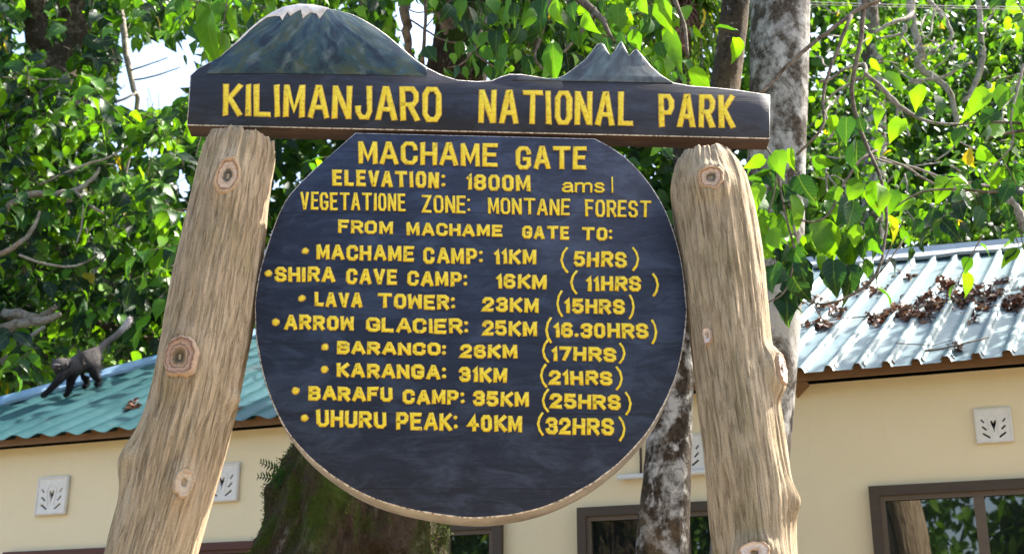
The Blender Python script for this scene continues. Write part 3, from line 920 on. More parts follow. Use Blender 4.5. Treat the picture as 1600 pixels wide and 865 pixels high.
    def build(s, name, parent, label):
        me = mesh(name, s.v, s.f, False, s.m)
        bm = bmesh.new(); bm.from_mesh(me)
        bmesh.ops.recalc_face_normals(bm, faces=bm.faces)
        for f in bm.faces:
            if f.normal.z < -0.2: f.normal_flip()
        bm.to_mesh(me); bm.free()
        o = link(name, me, [M['yellow'], M['ochre']], parent, SMW)
        o['label'] = label
        return o
PXM = 4.5 / FPX / 0.985          # metres per pixel on the sign
def line(parent, label, items, th, z0, bullet=None):
    if bullet:
        r = Ribbon(); r.dot(S2(bullet[0], bullet[1]), 6.6 * PXM, z0)
        r.build('bullet', parent, 'yellow dot before the line ' + label)
    for it in items:
        txt, x0, x1, ya, yb, yc, yd = it[:7]
        t = it[7] if len(it) > 7 else th
        r = Ribbon()
        r.word(txt, x0, x1, ya, yb, yc, yd, t, z0)
        r.build('lettering', parent, 'yellow ' + txt + ' in the line ' + label)
ZH = 0.0035; ZR = 0.0004
line(header, 'KILIMANJARO', [('KILIMANJARO', 347.6, 691, 130, 182.5, 136, 193)], 10.5, ZH)
line(header, 'NATIONAL', [('NATIONAL', 747, 991, 139.3, 194.5, 143.5, 199.5)], 10.5, ZH)
line(header, 'PARK', [('PARK', 1028, 1149, 146.3, 201, 148, 202.5)], 10.5, ZH)
rb = round_board
line(rb, 'MACHAME GATE', [('MACHAME', 559, 779, 219, 256.5, 224, 262.3), ('GATE', 805, 918, 227.6, 265.5, 228.5, 266)], 8.6, ZR)
line(rb, 'ELEVATION: 1800M amsl', [('ELEVATION:', 518.7, 696, 264.6, 291, 268.5, 295.5), ('1800M', 727.5, 829, 271.5, 297.6, 272.7, 299.8), ('ams', 877, 945, 276.6, 301, 277.6, 302, 4.6), ('l', 955, 959, 276.6, 302.5, 276.6, 302.5, 3.2)], 7.2, ZR)
line(rb, 'VEGETATIONE ZONE: MONTANE FOREST', [('VEGETATIONE', 469, 634.4, 299, 327.7, 303, 331.6), ('ZONE:', 659, 735, 303.7, 332, 305.5, 334), ('MONTANE', 762, 890.7, 308.8, 335, 311, 338), ('FOREST', 913.8, 1018, 311, 338.8, 314, 341)], 5.2, ZR)
line(rb, 'FROM MACHAME GATE TO:', [('FROM', 528, 614, 342.7, 364.7, 345.7, 366.8), ('MACHAME', 635, 785.5, 346.3, 368.3, 351.7, 371), ('GATE', 815, 890, 352.6, 373.4, 353, 375), ('TO:', 908, 957, 354, 375.5, 355, 376.5)], 6.2, ZR)
def par(a, x0, x1, y0, y1): return (a, x0, x1, y0, y1, y0, y1, 4.2)
line(rb, 'MACHAME CAMP: 11KM (5HRS)', [('MACHAME', 493.7, 648, 381, 405.8, 384, 409.4), ('CAMP:', 661, 754.6, 385.7, 411.8, 387.5, 413.3), ('11KM', 771, 838.7, 389, 413, 390, 414.5), par('(', 875, 888, 386, 427), ('5HRS', 896, 980, 392, 417, 393, 418.5), par(')', 987, 999, 386, 424)], 6.8, ZR, (477, 392))
line(rb, 'SHIRA CAVE CAMP: 16KM (11HRS)', [('SHIRA', 428.5, 524, 415.7, 440, 417, 442), ('CAVE', 540.6, 621, 418.7, 444, 420, 445), ('CAMP:', 636, 730.5, 422, 446.4, 425, 449), ('16KM', 774.7, 855, 427.8, 451.5, 428.5, 452.5), par('(', 890.7, 903, 422, 460), ('11HRS', 914.7, 1002.5, 431, 455.4, 431.5, 456), par(')', 1018.5, 1029.5, 426, 463)], 6.8, ZR, (419.5, 427))
line(rb, 'LAVA TOWER: 23KM (15HRS)', [('LAVA', 490.7, 566.8, 455.6, 479, 457.4, 481.5), ('TOWER:', 589, 711, 457.4, 481.5, 461, 485), ('23KM', 753, 841.7, 464, 487.5, 465, 489), par('(', 869, 880, 453.5, 495.6), ('15HRS', 881.5, 977, 466, 490, 467.5, 491.5), par(')', 982, 992, 459.5, 498.6)], 6.8, ZR, (471.5, 466))
line(rb, 'ARROW GLACIER: 25KM (16.30HRS)', [('ARROW', 444.5, 553.8, 490.5, 515, 494, 517), ('GLACIER:', 571, 732, 495.6, 518.7, 497.7, 522.6), ('25KM', 752.5, 839.6, 500, 524.7, 501.6, 525.6), par('(', 852, 863, 495, 536), ('16.30HRS', 864.6, 1013.5, 503, 527, 505.5, 530), par(')', 1017, 1027, 498.6, 537.7)], 6.8, ZR, (430.6, 503))
line(rb, 'BARANCO: 26KM (17HRS)', [('BARANCO:', 526, 697.5, 531.6, 552.7, 536, 556.6), ('26KM', 718.5, 808.6, 537, 559, 538.5, 561), par('(', 846, 858, 529.5, 567), ('17HRS', 861.5, 963, 540.5, 563.8, 542.7, 565.6), par(')', 966.5, 977.5, 534.6, 568)], 6.8, ZR, (508, 541.6))
line(rb, 'KARANGA: 31KM (21HRS)', [('KARANGA:', 526, 697, 566, 589, 570.7, 594), ('31KM', 717, 793, 572, 596, 574, 598), par('(', 843, 854.5, 568.6, 606), ('21HRS', 857.5, 957, 577.5, 600.8, 579.7, 602.4), par(')', 962, 974, 572, 610)], 6.8, ZR, (507, 577))
line(rb, 'BARAFU CAMP: 35KM (25HRS)', [('BARAFU', 481.7, 614, 602, 625, 605, 628), ('CAMP:', 629, 726, 608, 631, 609, 632.5), ('35KM', 739, 826.7, 610, 634, 612, 636), par('(', 846, 858, 606.8, 644), ('25HRS', 859, 970, 614, 638, 617, 641), par(')', 976, 987, 611, 648)], 6.8, ZR, (461.6, 610))
line(rb, 'UHURU PEAK: 40KM (32HRS)', [('UHURU', 493.7, 603.7, 638, 666, 643, 669), ('PEAK:', 619, 715.5, 643, 671, 645, 673), ('40KM', 730, 816, 647.5, 674, 649, 675.5), par('(', 839, 850, 644, 681), ('32HRS', 852, 960, 652, 678.5, 653.5, 680.5), par(')', 966.5, 978, 650, 689)], 6.8, ZR, (475.7, 652.7))

# ---- log posts
def log_post(rows, mat, knots, lumps, label, seed):
    """rows: (y, left edge, right edge) in the photograph, from the top down; knots: dicts; the log runs on down into the ground"""
    d = -0.035
    ys = np.array([r[0] for r in rows], float)
    L = [SG(r[1], r[0], d) for r in rows]; Rr = [SG(r[2], r[0], d) for r in rows]
    C = [(a + b) / 2 for a, b in zip(L, Rr)]; rad = [(b - a).length / 2 for a, b in zip(L, Rr)]
    dirv = (C[-1] - C[-4]).normalized()
    rlast = rad[-1]
    while C[-1].z > -0.3:
        C.append(C[-1] + dirv * 0.25); rad.append(rlast * (1 + 0.02 * (len(C) - len(rows))))
    C = np.array([list(c) for c in C]); rad = np.array(rad)
    dd = np.concatenate([[0], np.cumsum(np.linalg.norm(np.diff(C, axis=0), axis=1))])
    seg, sides = 420, 220
    t = np.linspace(0, dd[-1], seg)
    cc = np.stack([np.interp(t, dd, C[:, k]) for k in range(3)], 1)
    rr = np.interp(t, dd, rad)
    for _ in range(30):
        cc[1:-1] = (cc[:-2] + 2 * cc[1:-1] + cc[2:]) / 4; rr[1:-1] = (rr[:-2] + 2 * rr[1:-1] + rr[2:]) / 4
    tan = norm(np.gradient(cc, axis=0))
    a = norm(np.array([1.0, 0, 0]) - tan * tan[:, :1]); b = np.cross(a, tan); b = norm(b)
    b = np.where((b[:, 1:2] > 0), -b, b)                   # towards the viewer
    th = np.linspace(0, 2 * np.pi, sides, endpoint=False)
    TH, TT = np.meshgrid(th, t)                            # th: sin -> a, cos -> b
    Rg = rr[:, None] * np.ones_like(TH)
    cx, sx = np.cos(TH), np.sin(TH)
    fis = fbm(cx * 7 + seed, sx * 7, TT * 1.6, 3)
    fis2 = fbm(cx * 17 + seed, sx * 17, TT * 3.0, 3)
    fis3 = fbm(cx * 34 + seed, sx * 34, TT * 9.0, 3)
    big = fbm(cx * 1.6 + seed, sx * 1.6, TT * 2.0, 3)
    disp = -0.006 * np.clip((0.47 - fis) / 0.2, 0, 1) - 0.005 * np.clip((0.5 - fis2) / 0.15, 0, 1) + 0.026 * (big - 0.5) + 0.006 * (fis3 - 0.5)
    xpx, ypx = proj(cc)
    xr, yr = proj(cc + a * rr[:, None])
    rpx = np.hypot(xr - xpx, yr - ypx)
    KN = []
    sx_, sy_ = proj((cc[:, None] + Rg[..., None] * (sx[..., None] * a[:, None] + cx[..., None] * b[:, None])).reshape(-1, 3))
    sx_ = sx_.reshape(TH.shape); sy_ = sy_.reshape(TH.shape)
    def spot(kx, ky):
        e = (sx_ - kx) ** 2 + (sy_ - ky) ** 2 + np.where(cx > 0.12, 0, 1e9)
        j, q = np.unravel_index(np.argmin(e), e.shape)
        return float(np.angle(np.exp(1j * th[q]))), int(j)
    for kx, ky, ha, hb, kind, rise in knots:
        th0, j = spot(kx, ky)
        KN.append((th0, j, ha * PXM, hb * PXM, kind, rise))
        da = np.angle(np.exp(1j * (TH - th0))) * rr[j]; dt = TT - t[j]
        q = np.hypot(da / (ha * PXM), dt / (hb * PXM))
        disp += rise * np.exp(-(np.clip(q - 0.85, 0, None) / 0.55) ** 2)
        disp *= np.where(q < 1.1, 0.55 + 0.45 * np.clip((q - 0.5) / 0.6, 0, 1), 1)
    for lx, ly, ha, hb, rise in lumps:
        th0, j = spot(lx, ly)
        da = np.angle(np.exp(1j * (TH - th0))) * rr[j]; dt = TT - t[j]
        q = np.hypot(da / (ha * PXM), dt / (hb * PXM))
        disp += rise * np.exp(-q ** 2) * (1 + 0.5 * (fis2 - 0.5))
    rad2 = Rg + disp
    end = np.exp(-(TT / 0.05) ** 2)
    V = cc[:, None] + rad2[..., None] * (sx[..., None] * a[:, None] + cx[..., None] * b[:, None])
    # weathered, ragged sawn end
    rag = (fbm(cx * 5 + seed, sx * 5, 0.0, 4) - 0.5) * 0.05
    V = V + (tan[:, None] * (rag * end)[..., None])
    rs = 1 - 0.06 * np.exp(-(TT / 0.03) ** 2)
    V = cc[:, None] + (V - cc[:, None]) * rs[..., None]
    idx = np.arange(seg * sides).reshape(seg, sides)
    F = np.stack([idx[:-1], np.roll(idx[:-1], -1, 1), np.roll(idx[1:], -1, 1), idx[1:]], -1).reshape(-1, 4)
    bk = np.stack([np.abs(np.angle(np.exp(1j * TH))) * np.sign(np.angle(np.exp(1j * TH))) * 0.14 + seed, TT, np.zeros_like(TT)], -1).reshape(-1, 3)
    vv = V.reshape(-1, 3)
    fl = [list(f) for f in F]
    n0 = len(vv)
    vv = np.concatenate([vv, [cc[0] + 0.012 * tan[0]], [cc[-1]]])
    bk = np.concatenate([bk, [[0, 0, 0]], [[0, 0, 0]]])
    for q in range(sides):
        q2 = (q + 1) % sides
        fl.append([q2, q, n0]); fl.append([idx[-1, q], idx[-1, q2], n0 + 1])
    post = link('log_post', mesh('log_post', vv, fl, True, None, {'bk': bk}), mat, sign)
    bm = bmesh.new(); bm.from_mesh(post.data); bmesh.ops.recalc_face_normals(bm, faces=bm.faces); bm.to_mesh(post.data); bm.free()
    post['label'] = label
    for th0, j, ha, hb, kind, rise in KN:
        if kind == 'none': continue
        nr, na = 16, 48
        nv = b[j] * math.cos(th0) + a[j] * math.sin(th0)
        sd = a[j] * math.cos(th0) - b[j] * math.sin(th0)
        upv = -tan[j]
        verts = []; kr = []
        wob = 1 + 0.30 * (fbm(np.cos(np.linspace(0, 2 * np.pi, na, endpoint=False)) * 1.5 + ha * 99, np.sin(np.linspace(0, 2 * np.pi, na, endpoint=False)) * 1.5, seed) - 0.5) * 2
        for i in range(nr + 1):
            q = i / nr
            for k in range(na):
                an = 2 * math.pi * k / na
                u = q * ha * math.cos(an) * wob[k]; v = q * hb * math.sin(an) * wob[k]
                base = math.sqrt(max((rr[j] + rise * 0.9) ** 2 - u * u, 0)) - rr[j]
                cut = rise * 0.55 + 0.005 * math.exp(-((q - 0.82) / 0.13) ** 2) - 0.014 * math.exp(-(q / 0.22) ** 2) + 0.005 * (float(vnoise(u * 160 + seed, v * 160)) - 0.5) - (0.03 * math.exp(-(q / 0.16) ** 2) if kind in ('torn',) else 0)
                h = base * 0.6 + cut
                if q > 0.86:
                    h = h * (1 - (q - 0.86) / 0.14) + (base - rise * 0.2 - 0.022) * ((q - 0.86) / 0.14)
                p = cc[j] + nv * (rr[j] + h) + sd * u + upv * v
                verts.append(p); kr.append(q)
        fs = []
        for i in range(nr):
            for k in range(na):
                k2 = (k + 1) % na
                fs.append([i * na + k, i * na + k2, (i + 1) * na + k2, (i + 1) * na + k][::-1] if i else [k, na + k, na + k2])
        me = mesh('knot', verts, fs, True, None, {'kr': np.array(kr)})
        bm = bmesh.new(); bm.from_mesh(me)
        bmesh.ops.recalc_face_normals(bm, faces=bm.faces); bm.to_mesh(me); bm.free()
        o = link('knot', me, M['knot_' + kind], post)
        o['label'] = {'ring': 'cut knot with pale ring and dark heart', 'wide': 'oval knot with several brown rings', 'pale': 'pale sawn branch stub', 'torn': 'torn knot with a dark hole'}[kind]
    return post

left_rows = [(226, 320, 434), (246, 316, 431), (270, 309, 427), (310, 301, 421), (360, 289, 416), (430, 272, 405), (500, 259, 396), (570, 246, 383), (620, 236, 372), (660, 226, 362), (700, 213, 352), (740, 203, 340), (790, 192, 327), (830, 180, 315), (865, 170, 306)]
log_post(left_rows, M['log_a'],
         [(357, 279, 24, 38, 'ring', 0.016), (283, 561, 30, 40, 'wide', 0.016), (286, 752, 17, 24, 'torn', 0.014)],
         [(205, 725, 30, 40, 0.038), (210, 712, 14, 16, 0.012), (372, 628, 16, 14, 0.02)], 'left log post, thicker and leaning right, with ridged bark', 3.1)
right_rows = [(250, 1056, 1152), (280, 1046, 1168), (310, 1050, 1176), (380, 1060, 1188), (440, 1067, 1194), (500, 1075, 1201), (560, 1081, 1207), (600, 1086, 1213), (640, 1090, 1220), (700, 1098, 1229), (760, 1105, 1239), (820, 1113, 1244), (865, 1118, 1245)]
log_post(right_rows, M['log_b'],
         [(1110, 279, 25, 25, 'ring', 0.016), (1105, 523, 9, 17, 'pale', 0.004), (1207, 580, 17, 31, 'pale', 0.035), (1180, 864, 26, 20, 'pale', 0.018)],
         [(1240, 785, 16, 22, 0.022), (1232, 775, 26, 36, 0.012)], 'right log post, leaning left, with smoother grey tan bark', 8.4)
# ------------------------------------------------------------------ the building behind the sign
RV = ray(1790, -60).normalized()                         # direction in which the roof ribs climb
ER = at(1700, 542.0, 8.0)
def on_z(x, y, z):
    d = ray(x, y)
    return EYE + d * ((z - EYE.z) / d.z)
E0 = on_z(-269, 708, ER.z); E1 = ER
EV = (E1 - E0).normalized()
RN = EV.cross(RV).normalized()
if RN.z < 0: RN = -RN
RW = RN.cross(EV).normalized()                           # straight up the slope
if RW.z < 0: RW = -RW
HN = Vector((EV.y, -EV.x, 0)).normalized()               # outward wall normal, towards the viewer
if HN.y > 0: HN = -HN
def rp(x, y, d=0.0):
    return hit(x, y, E0 + RN * d, RN)
def rxy(p):
    q = p - E0
    return q.dot(EV), q.dot(RW)
R0 = rp(590, 476); R1 = rp(1700, 378.5)
sR0, tR0 = rxy(R0); sR1, tR1 = rxy(R1)
rvx, rvy = RV.dot(EV), RV.dot(RW)
LEN = (E1 - E0).length
EXT = 3.0                                               # the roof runs on past the frame
floor_z = float(ground_z(0, 9))
house = empty('building', Vector((E0.lerp(E1, 0.5).x, E0.lerp(E1, 0.5).y, floor_z)), 'low cream plastered building with ribbed metal roof behind the sign', 'building')
def rib_profile(u):
    """height of the sheet over one rib period, u in 0..1"""
    if u < 0.60: return 0.0
    if u < 0.69: return (u - 0.60) / 0.09
    if u < 0.86: return 1.0
    if u < 0.95: return (0.95 - u) / 0.09
    return 0.0
US = [0.0, 0.2, 0.4, 0.60, 0.645, 0.69, 0.775, 0.86, 0.905, 0.95]
def top_t(s):
    """length up the rib direction from eave point s to the hip or the ridge"""
    best = 1e9
    for (a, b), (c, d) in (((0, 0), (sR0, tR0)), ((sR0, tR0), (sR1 + (sR1 - sR0), tR1 + (tR1 - tR0)))):
        ex, ey = c - a, d - b
        den = rvx * (-ey) + rvy * ex
        if abs(den) < 1e-9: continue
        # s + k*rvx = a + m*ex ; k*rvy = b + m*ey
        k = ((a - s) * (-ey) + (b) * ex) / den
        k = ((a - s) * ey - b * ex) / (rvx * ey - rvy * ex) if abs(rvx * ey - rvy * ex) > 1e-9 else 1e9
        mm = (k * rvy - b) / ey if abs(ey) > 1e-6 else (s + k * rvx - a) / ex
        if k > 0 and -0.001 <= mm <= 1.3: best = min(best, k)
    return best if best < 1e8 else 0
PITCH_R = 0.192; RIB_H = 0.040
def roof_sheet(name, s0, s1, mat, label, PITCH_R=0.192, wave=False):
    n0, n1 = int(math.floor(s0 / PITCH_R)), int(math.ceil(s1 / PITCH_R))
    cols = [(k + u) * PITCH_R for k in range(n0, n1) for u in US]
    us = [u for k in range(n0, n1) for u in US]
    rows = 9
    V = []; 
    for s, u in zip(cols, us):
        k = top_t(max(s, 0.0)) if s >= 0 else 0
        lap = 0.012 * math.sin(s * 2.1)
        for q in range(rows):
            kk = -0.06 + (k + 0.06) * q / (rows - 1)
            p = E0 + EV * (s + kk * rvx) + RW * (kk * rvy) + RN * ((0.5 - 0.5 * math.cos(2 * math.pi * (u + 0.225)) if wave else rib_profile(u)) * RIB_H + 0.004 * math.sin(s * 3.7 + q))
            V.append(p)
    F = []
    for i in range(len(cols) - 1):
        for q in range(rows - 1):
            F.append([i * rows + q, (i + 1) * rows + q, (i + 1) * rows + q + 1, i * rows + q + 1])
    o = link(name, mesh(name, V, F, False), mat, roof)
    o['label'] = label
    return o
# roof carcass: solid wedge a little under the sheets
back = Vector((-HN.x, -HN.y, 0))
BR = 2.6
ridge_h = R0.z
roofmb = MB()
lo = -0.035
eL, eR = E0 + RN * lo + RW * 0.16, E1 + EV * EXT + RN * lo + RW * 0.16
rL, rR = R0 + RN * lo, R1 + (R1 - R0).normalized() * EXT + RN * lo
bL, bR = Vector((R0.x, R0.y, E0.z)) + back * BR - EV * 1.2, Vector((rR.x, rR.y, E0.z)) + back * BR
roofmb.add([eL, eR, rL, rR, bL, bR], [[0, 1, 3, 2], [2, 3, 5, 4], [0, 2, 4], [1, 5, 3], [0, 4, 5, 1]])
roof = roofmb.build('roof', M['teal_roof'], house)
sm = LEN * 0.62
LP = 0.192 * 1.4
smi = round(rxy(rp(800, 610))[0] / (PITCH_R * 7)) * PITCH_R * 7
roof_sheet('roof_sheet', 0.0, smi, M['teal_roof'], 'teal green ribbed roof sheets at the left end', LP, True)
roof_sheet('roof_sheet', smi, LEN + EXT, M['pale_roof'], 'pale silver blue ribbed roof sheets at the right end')
def cap(name, A, B, mat, w=0.20, lift=RIB_H + 0.012):
    d = (B - A).normalized()
    inn = (RN.cross(d)).normalized()
    if inn.z > 0: inn = -inn
    n = 60
    mb = MB(); V = []
    L_ = (B - A).length
    for i in range(n + 1):
        p = A + d * (L_ * i / n)
        wv = 0.006 * math.sin(i * 1.9) + 0.004 * math.sin(i * 0.7)
        V += [p + inn * w + RN * (lift - 0.030 + wv), p + inn * w + RN * (lift + wv), p + inn * 0.05 + RN * (lift + 0.012), p + RN * (lift + 0.05), p - inn * 0.05 + RN * (lift + 0.012) , p - inn * 0.16 + RN * (lift - 0.10)]
    k = 6
    fs = [[i * k + q, (i + 1) * k + q, (i + 1) * k + q + 1, i * k + q + 1] for i in range(n) for q in range(k - 1)]
    mb.add(V, fs, 0, False)
    return mb.build(name, mat, roof)
cap('ridge_cap', R0 - EV * 0.05, R1 + (R1 - R0).normalized() * EXT, M['pale_cap'])
cap('hip_cap', E0 - (R0 - E0).normalized() * 0.02, R0 + (R0 - E0).normalized() * 0.05, M['blue_cap'], 0.11)['label'] = 'blue cap along the sloping hip at the left'
# walls
INS = 0.20
W0 = E0 - HN * INS - Vector((0, 0, 0.02)); 
wallmb = MB()
WL = LEN + EXT - 0.3
bd = 5.4
o_ = Vector((W0.x, W0.y, floor_z - 0.4)) + EV * 0.25
wallmb.box(o_, EV * WL, -HN * bd, Vector((0, 0, E0.z - 0.05 - o_.z)))
wall = wallmb.build('wall', M['plaster'], house)
def ws(x, y):
    p = hit(x, y, W0, HN)
    return (p - W0).dot(EV), p.z
def wp(s, z, d=0.0):
    p = W0 + EV * s + HN * d
    return Vector((p.x, p.y, z))
# fascia under the wavy sheet ends
fm = MB()
f0 = E0 - HN * 0.055
fm.box(Vector((f0.x, f0.y, E0.z - 0.060)), EV * (LEN + EXT), HN * 0.03, Vector((0, 0, 0.052)))
fas = fm.build('fascia', M['fascia'], house)
fm = MB()                                                # foam closers showing dark under the ribs
ss = [(k + 0.275) * LP for k in range(int(round(smi / LP)))] + [smi + (k + 0.775) * PITCH_R for k in range(int((LEN + EXT - smi) / PITCH_R))]
for s in ss:
    c = E0 + EV * s - HN * 0.035
    vs = []
    for dd_ in (0.0, -0.02):
        for (u, h) in ((-.052, -.004), (-.03, .034), (.03, .034), (.052, -.004)):
            p = c + EV * u + HN * (dd_ + 0.035); vs.append(Vector((p.x, p.y, E0.z + h - 0.006)))
    fm.add(vs, [[0, 1, 2, 3], [7, 6, 5, 4], [0, 4, 5, 1], [1, 5, 6, 2], [2, 6, 7, 3]])
fm.build('rib_closer', M['fascia'], fas)['kind'] = 'stuff'
# bracket where the eave steps, beside the pale trunk
s0, z0 = ws(1246, 583); s1, z1 = ws(1264, 583); s2, z2 = ws(1246, 622)
fm = MB()
fm.add([wp(s0 - .01, E0.z - .06, .002), wp(s1, E0.z - .06, .002), wp(s0 - .01, z2, .002), wp(s0 - .01, E0.z - .06, .13), wp(s1, E0.z - .06, .13), wp(s0 - .01, z2, .05)], [[0, 2, 1], [3, 4, 5], [0, 1, 4, 3], [1, 2, 5, 4], [2, 0, 3, 5]])
fm.build('eave_bracket', M['fascia'], house)

# windows
def window(s0, s1, zt, zb, mull, frame, sash, label, wf=0.066, ws_=0.034):
    mb = MB()
    def bar(a, b, c, d, dep, m, base=0.002):
        p = wp(a, c, base)
        mb.box(p, EV * (b - a), HN * dep, Vector((0, 0, d - c)), m)
    bar(s0, s1, zt - wf, zt, 0.06, 0); bar(s0, s1, zb, zb + wf, 0.06, 0)
    bar(s0, s0 + wf, zb + wf, zt - wf, 0.06, 0); bar(s1 - wf, s1, zb + wf, zt - wf, 0.06, 0)
    xs = [s0 + wf] + mull + [s1 - wf]
    for a, b in zip(xs[:-1], xs[1:]):
        bar(a, b, zt - wf - ws_, zt - wf, 0.042, 1); bar(a, b, zb + wf, zb + wf + ws_, 0.042, 1)
        bar(a, a + ws_, zb + wf + ws_, zt - wf - ws_, 0.040, 1); bar(b - ws_, b, zb + wf + ws_, zt - wf - ws_, 0.040, 1)
    w = mb.build('window', [frame, sash], house)
    w['label'] = label
    for a, b in zip(xs[:-1], xs[1:]):
        g = MB()
        g.box(wp(a + ws_, zb + wf + ws_, 0.004), EV * (b - a - 2 * ws_), HN * 0.012, Vector((0, 0, zt - zb - 2 * wf - 2 * ws_)))
        g.build('pane', M['glass'], w)
    return w
sA, zA = ws(1358, 761); sB, _ = ws(1790, 730); sM, _ = ws(1532, 800)
window(sA, sB, zA, zA - 1.25, [sM, sM + (sM - sA)], M['bronze'], M['bronze_light'], 'wide brown framed sliding window at the right')
sA, zA = ws(905, 794); sB, _ = ws(1200, 772)
window(sA, sB, zA, zA - 1.2, [(sA + sB) / 2 + 0.1], M['bronze'], M['bronze_light'], 'brown framed window behind the mottled trunk')
sA, zA = ws(560, 823); sB, _ = ws(787, 822); sM, _ = ws(696, 840)
window(sA, sB, zA, zA - 1.15, [sM + 0.02], M['bronze'], M['bronze_light'], 'brown framed window under the round board')
sA, zA = ws(12, 863); sB, _ = ws(425, 836); 
window(sA, sB, zA, zA - 1.15, [sA + (sB - sA) * .5], M['red_frame'], M['red_frame'], 'red brown framed window at the left', 0.06, 0.03)

# ventilation blocks: a cast plate with slots and a heart-topped slot, cut right through
def vent_mesh():
    cu = bpy.data.curves.new('vent', 'CURVE'); cu.dimensions = '2D'; cu.fill_mode = 'BOTH'; cu.extrude = 0.011; cu.bevel_depth = 0.0025; cu.bevel_resolution = 0
    def sp(pts):
        s = cu.splines.new('POLY'); s.points.add(len(pts) - 1); s.use_cyclic_u = True
        for p, (x, y) in zip(s.points, pts): p.co = (x, y, 0, 1)
    h = 0.147
    sp([(-h, -h), (h, -h), (h, h), (-h, h)])
    def slot(x, y, L_, W_, ang):
        c, s = math.cos(ang), math.sin(ang)
        q = [(-L_ / 2, -W_ / 2), (L_ / 2, -W_ / 2), (L_ / 2, W_ / 2), (-L_ / 2, W_ / 2)]
        sp([(x + a * c - b * s, y + a * s + b * c) for a, b in q][::-1])
    for m_ in (1, -1):
        slot(-0.086 * m_, 0.040, 0.042, 0.018, R(-50) * m_)
        slot(-0.077 * m_, -0.022, 0.052, 0.020, R(-44) * m_)
        slot(-0.065 * m_, -0.085, 0.074, 0.021, R(-36) * m_)
    sp([(0.0, 0.022), (0.014, 0.048), (0.026, 0.040), (0.022, 0.008), (0.008, -0.028), (0.003, -0.062), (-0.003, -0.062), (-0.008, -0.028), (-0.022, 0.008), (-0.026, 0.040), (-0.014, 0.048)])
    o = bpy.data.objects.new('tmp', cu); COL.objects.link(o)
    bpy.context.view_layer.update()
    me = bpy.data.meshes.new_from_object(o.evaluated_get(bpy.context.evaluated_depsgraph_get()))
    bpy.data.objects.remove(o); bpy.data.curves.remove(cu)
    bm = bmesh.new(); bm.from_mesh(me)
    # raised border and the moulded arch round the middle slot
    def strip(pts, w, z0, z1, closed):
        n_ = len(pts); vs = []
        for i, (x, y) in enumerate(pts):
            a_ = Vector(pts[(i - 1) % n_] if (closed or i) else pts[i]); b_ = Vector(pts[(i + 1) % n_] if (closed or i < n_ - 1) else pts[i])
            t_ = (b_ - a_).normalized(); n2 = Vector((-t_.y, t_.x))
            k = w * (1.4 if closed else 1)
            for o2, zz in ((-k, z0), (-k * .6, z1), (k * .6, z1), (k, z0)):
                vs.append(bm.verts.new((x + n2.x * o2, y + n2.y * o2, zz)))
        for i in range(n_ if closed else n_ - 1):
            j = (i + 1) % n_
            for q in range(3):
                bm.faces.new([vs[i * 4 + q], vs[j * 4 + q], vs[j * 4 + q + 1], vs[i * 4 + q + 1]])
    g = 0.137
    strip([(-g, -g), (g, -g), (g, g), (-g, g)], 0.006, 0.0130, 0.020, True)
    arch = [(-0.028, -0.07)] + [(-0.045 * math.cos(a), 0.035 + 0.045 * math.sin(a)) for a in np.linspace(0, math.pi, 11)] + [(0.028, -0.07)]
    strip(arch, 0.006, 0.0132, 0.018, False)
    bmesh.ops.recalc_face_normals(bm, faces=bm.faces)
    bm.to_mesh(me); bm.free()
    me.name = 'vent_block'
    return me
vme = vent_mesh()
vmats = [M['vent']]
vm0 = MB(); vm0.box(Vector((-.128, -.128, -.0155)), Vector((.256, 0, 0)), Vector((0, .256, 0)), Vector((0, 0, .002)))  # dark panel behind the slots; its colour stands for the shade inside
slot_shade_me = mesh('slot_shade', vm0.v, vm0.f, False)
first = None
for (x0, y0, x1, y1, lab) in ((1523, 636, 1582, 693, 'white vent block above the right window'), (324, 727, 375, 781, 'white vent block beside the left log post'), (60, 748, 108, 801, 'leftmost white vent block under the monkey'), (1046, 678, 1103, 737, 'white vent block half hidden by the right log post')):
    s, z = ws((x0 + x1) / 2, (y0 + y1) / 2)
    sa, _ = ws(x0, (y0 + y1) / 2); sb, _ = ws(x1, (y0 + y1) / 2)
    k = (sb - sa) / 0.30
    p = wp(s, z, 0.0165 * k)
    mw = Matrix.Translation(p) @ Matrix(((EV.x, 0, HN.x, 0), (EV.y, 0, HN.y, 0), (0, 1, 0, 0), (0, 0, 0, 1))) @ Matrix.Diagonal((k, k, k, 1))
    if first is None:
        first = link('vent_block', vme, M['vent'], house, mw); v = first
        fo = link('slot_shade', slot_shade_me, M['slot_dark']); fo.parent = v; 
    else:
        v = first.copy(); COL.objects.link(v); v.matrix_basis = mw
        c = fo.copy(); COL.objects.link(c); c.parent = v
    v['label'] = lab
# white tube and its thin drop cable on the wall
pm = MB()
sA, zA = ws(968, 747); sB, zB = ws(1108, 738)
pm.tube([wp(sA, zA, .05), wp(sB, zA + 0.004, .05)], 0.020, 10)
pm.box(wp(sA + .03, zA - .012, .002), EV * 0.05, HN * 0.05, Vector((0, 0, .024))); pm.box(wp(sB - .08, zA - .010, .002), EV * 0.05, HN * 0.05, Vector((0, 0, .024)))
pm.build('white_tube', M['plastic'], house)['label'] = 'white horizontal tube fixed to the wall'
pm = MB()
sC, zC = ws(1001, 690)
pm.tube([wp(sC, zA + .02, .02), wp(sC + .004, (zA + zC) / 2, .022), wp(sC, E0.z - .08, .02)], 0.010, 6)
pm.build('cable', M['bronze'], house)
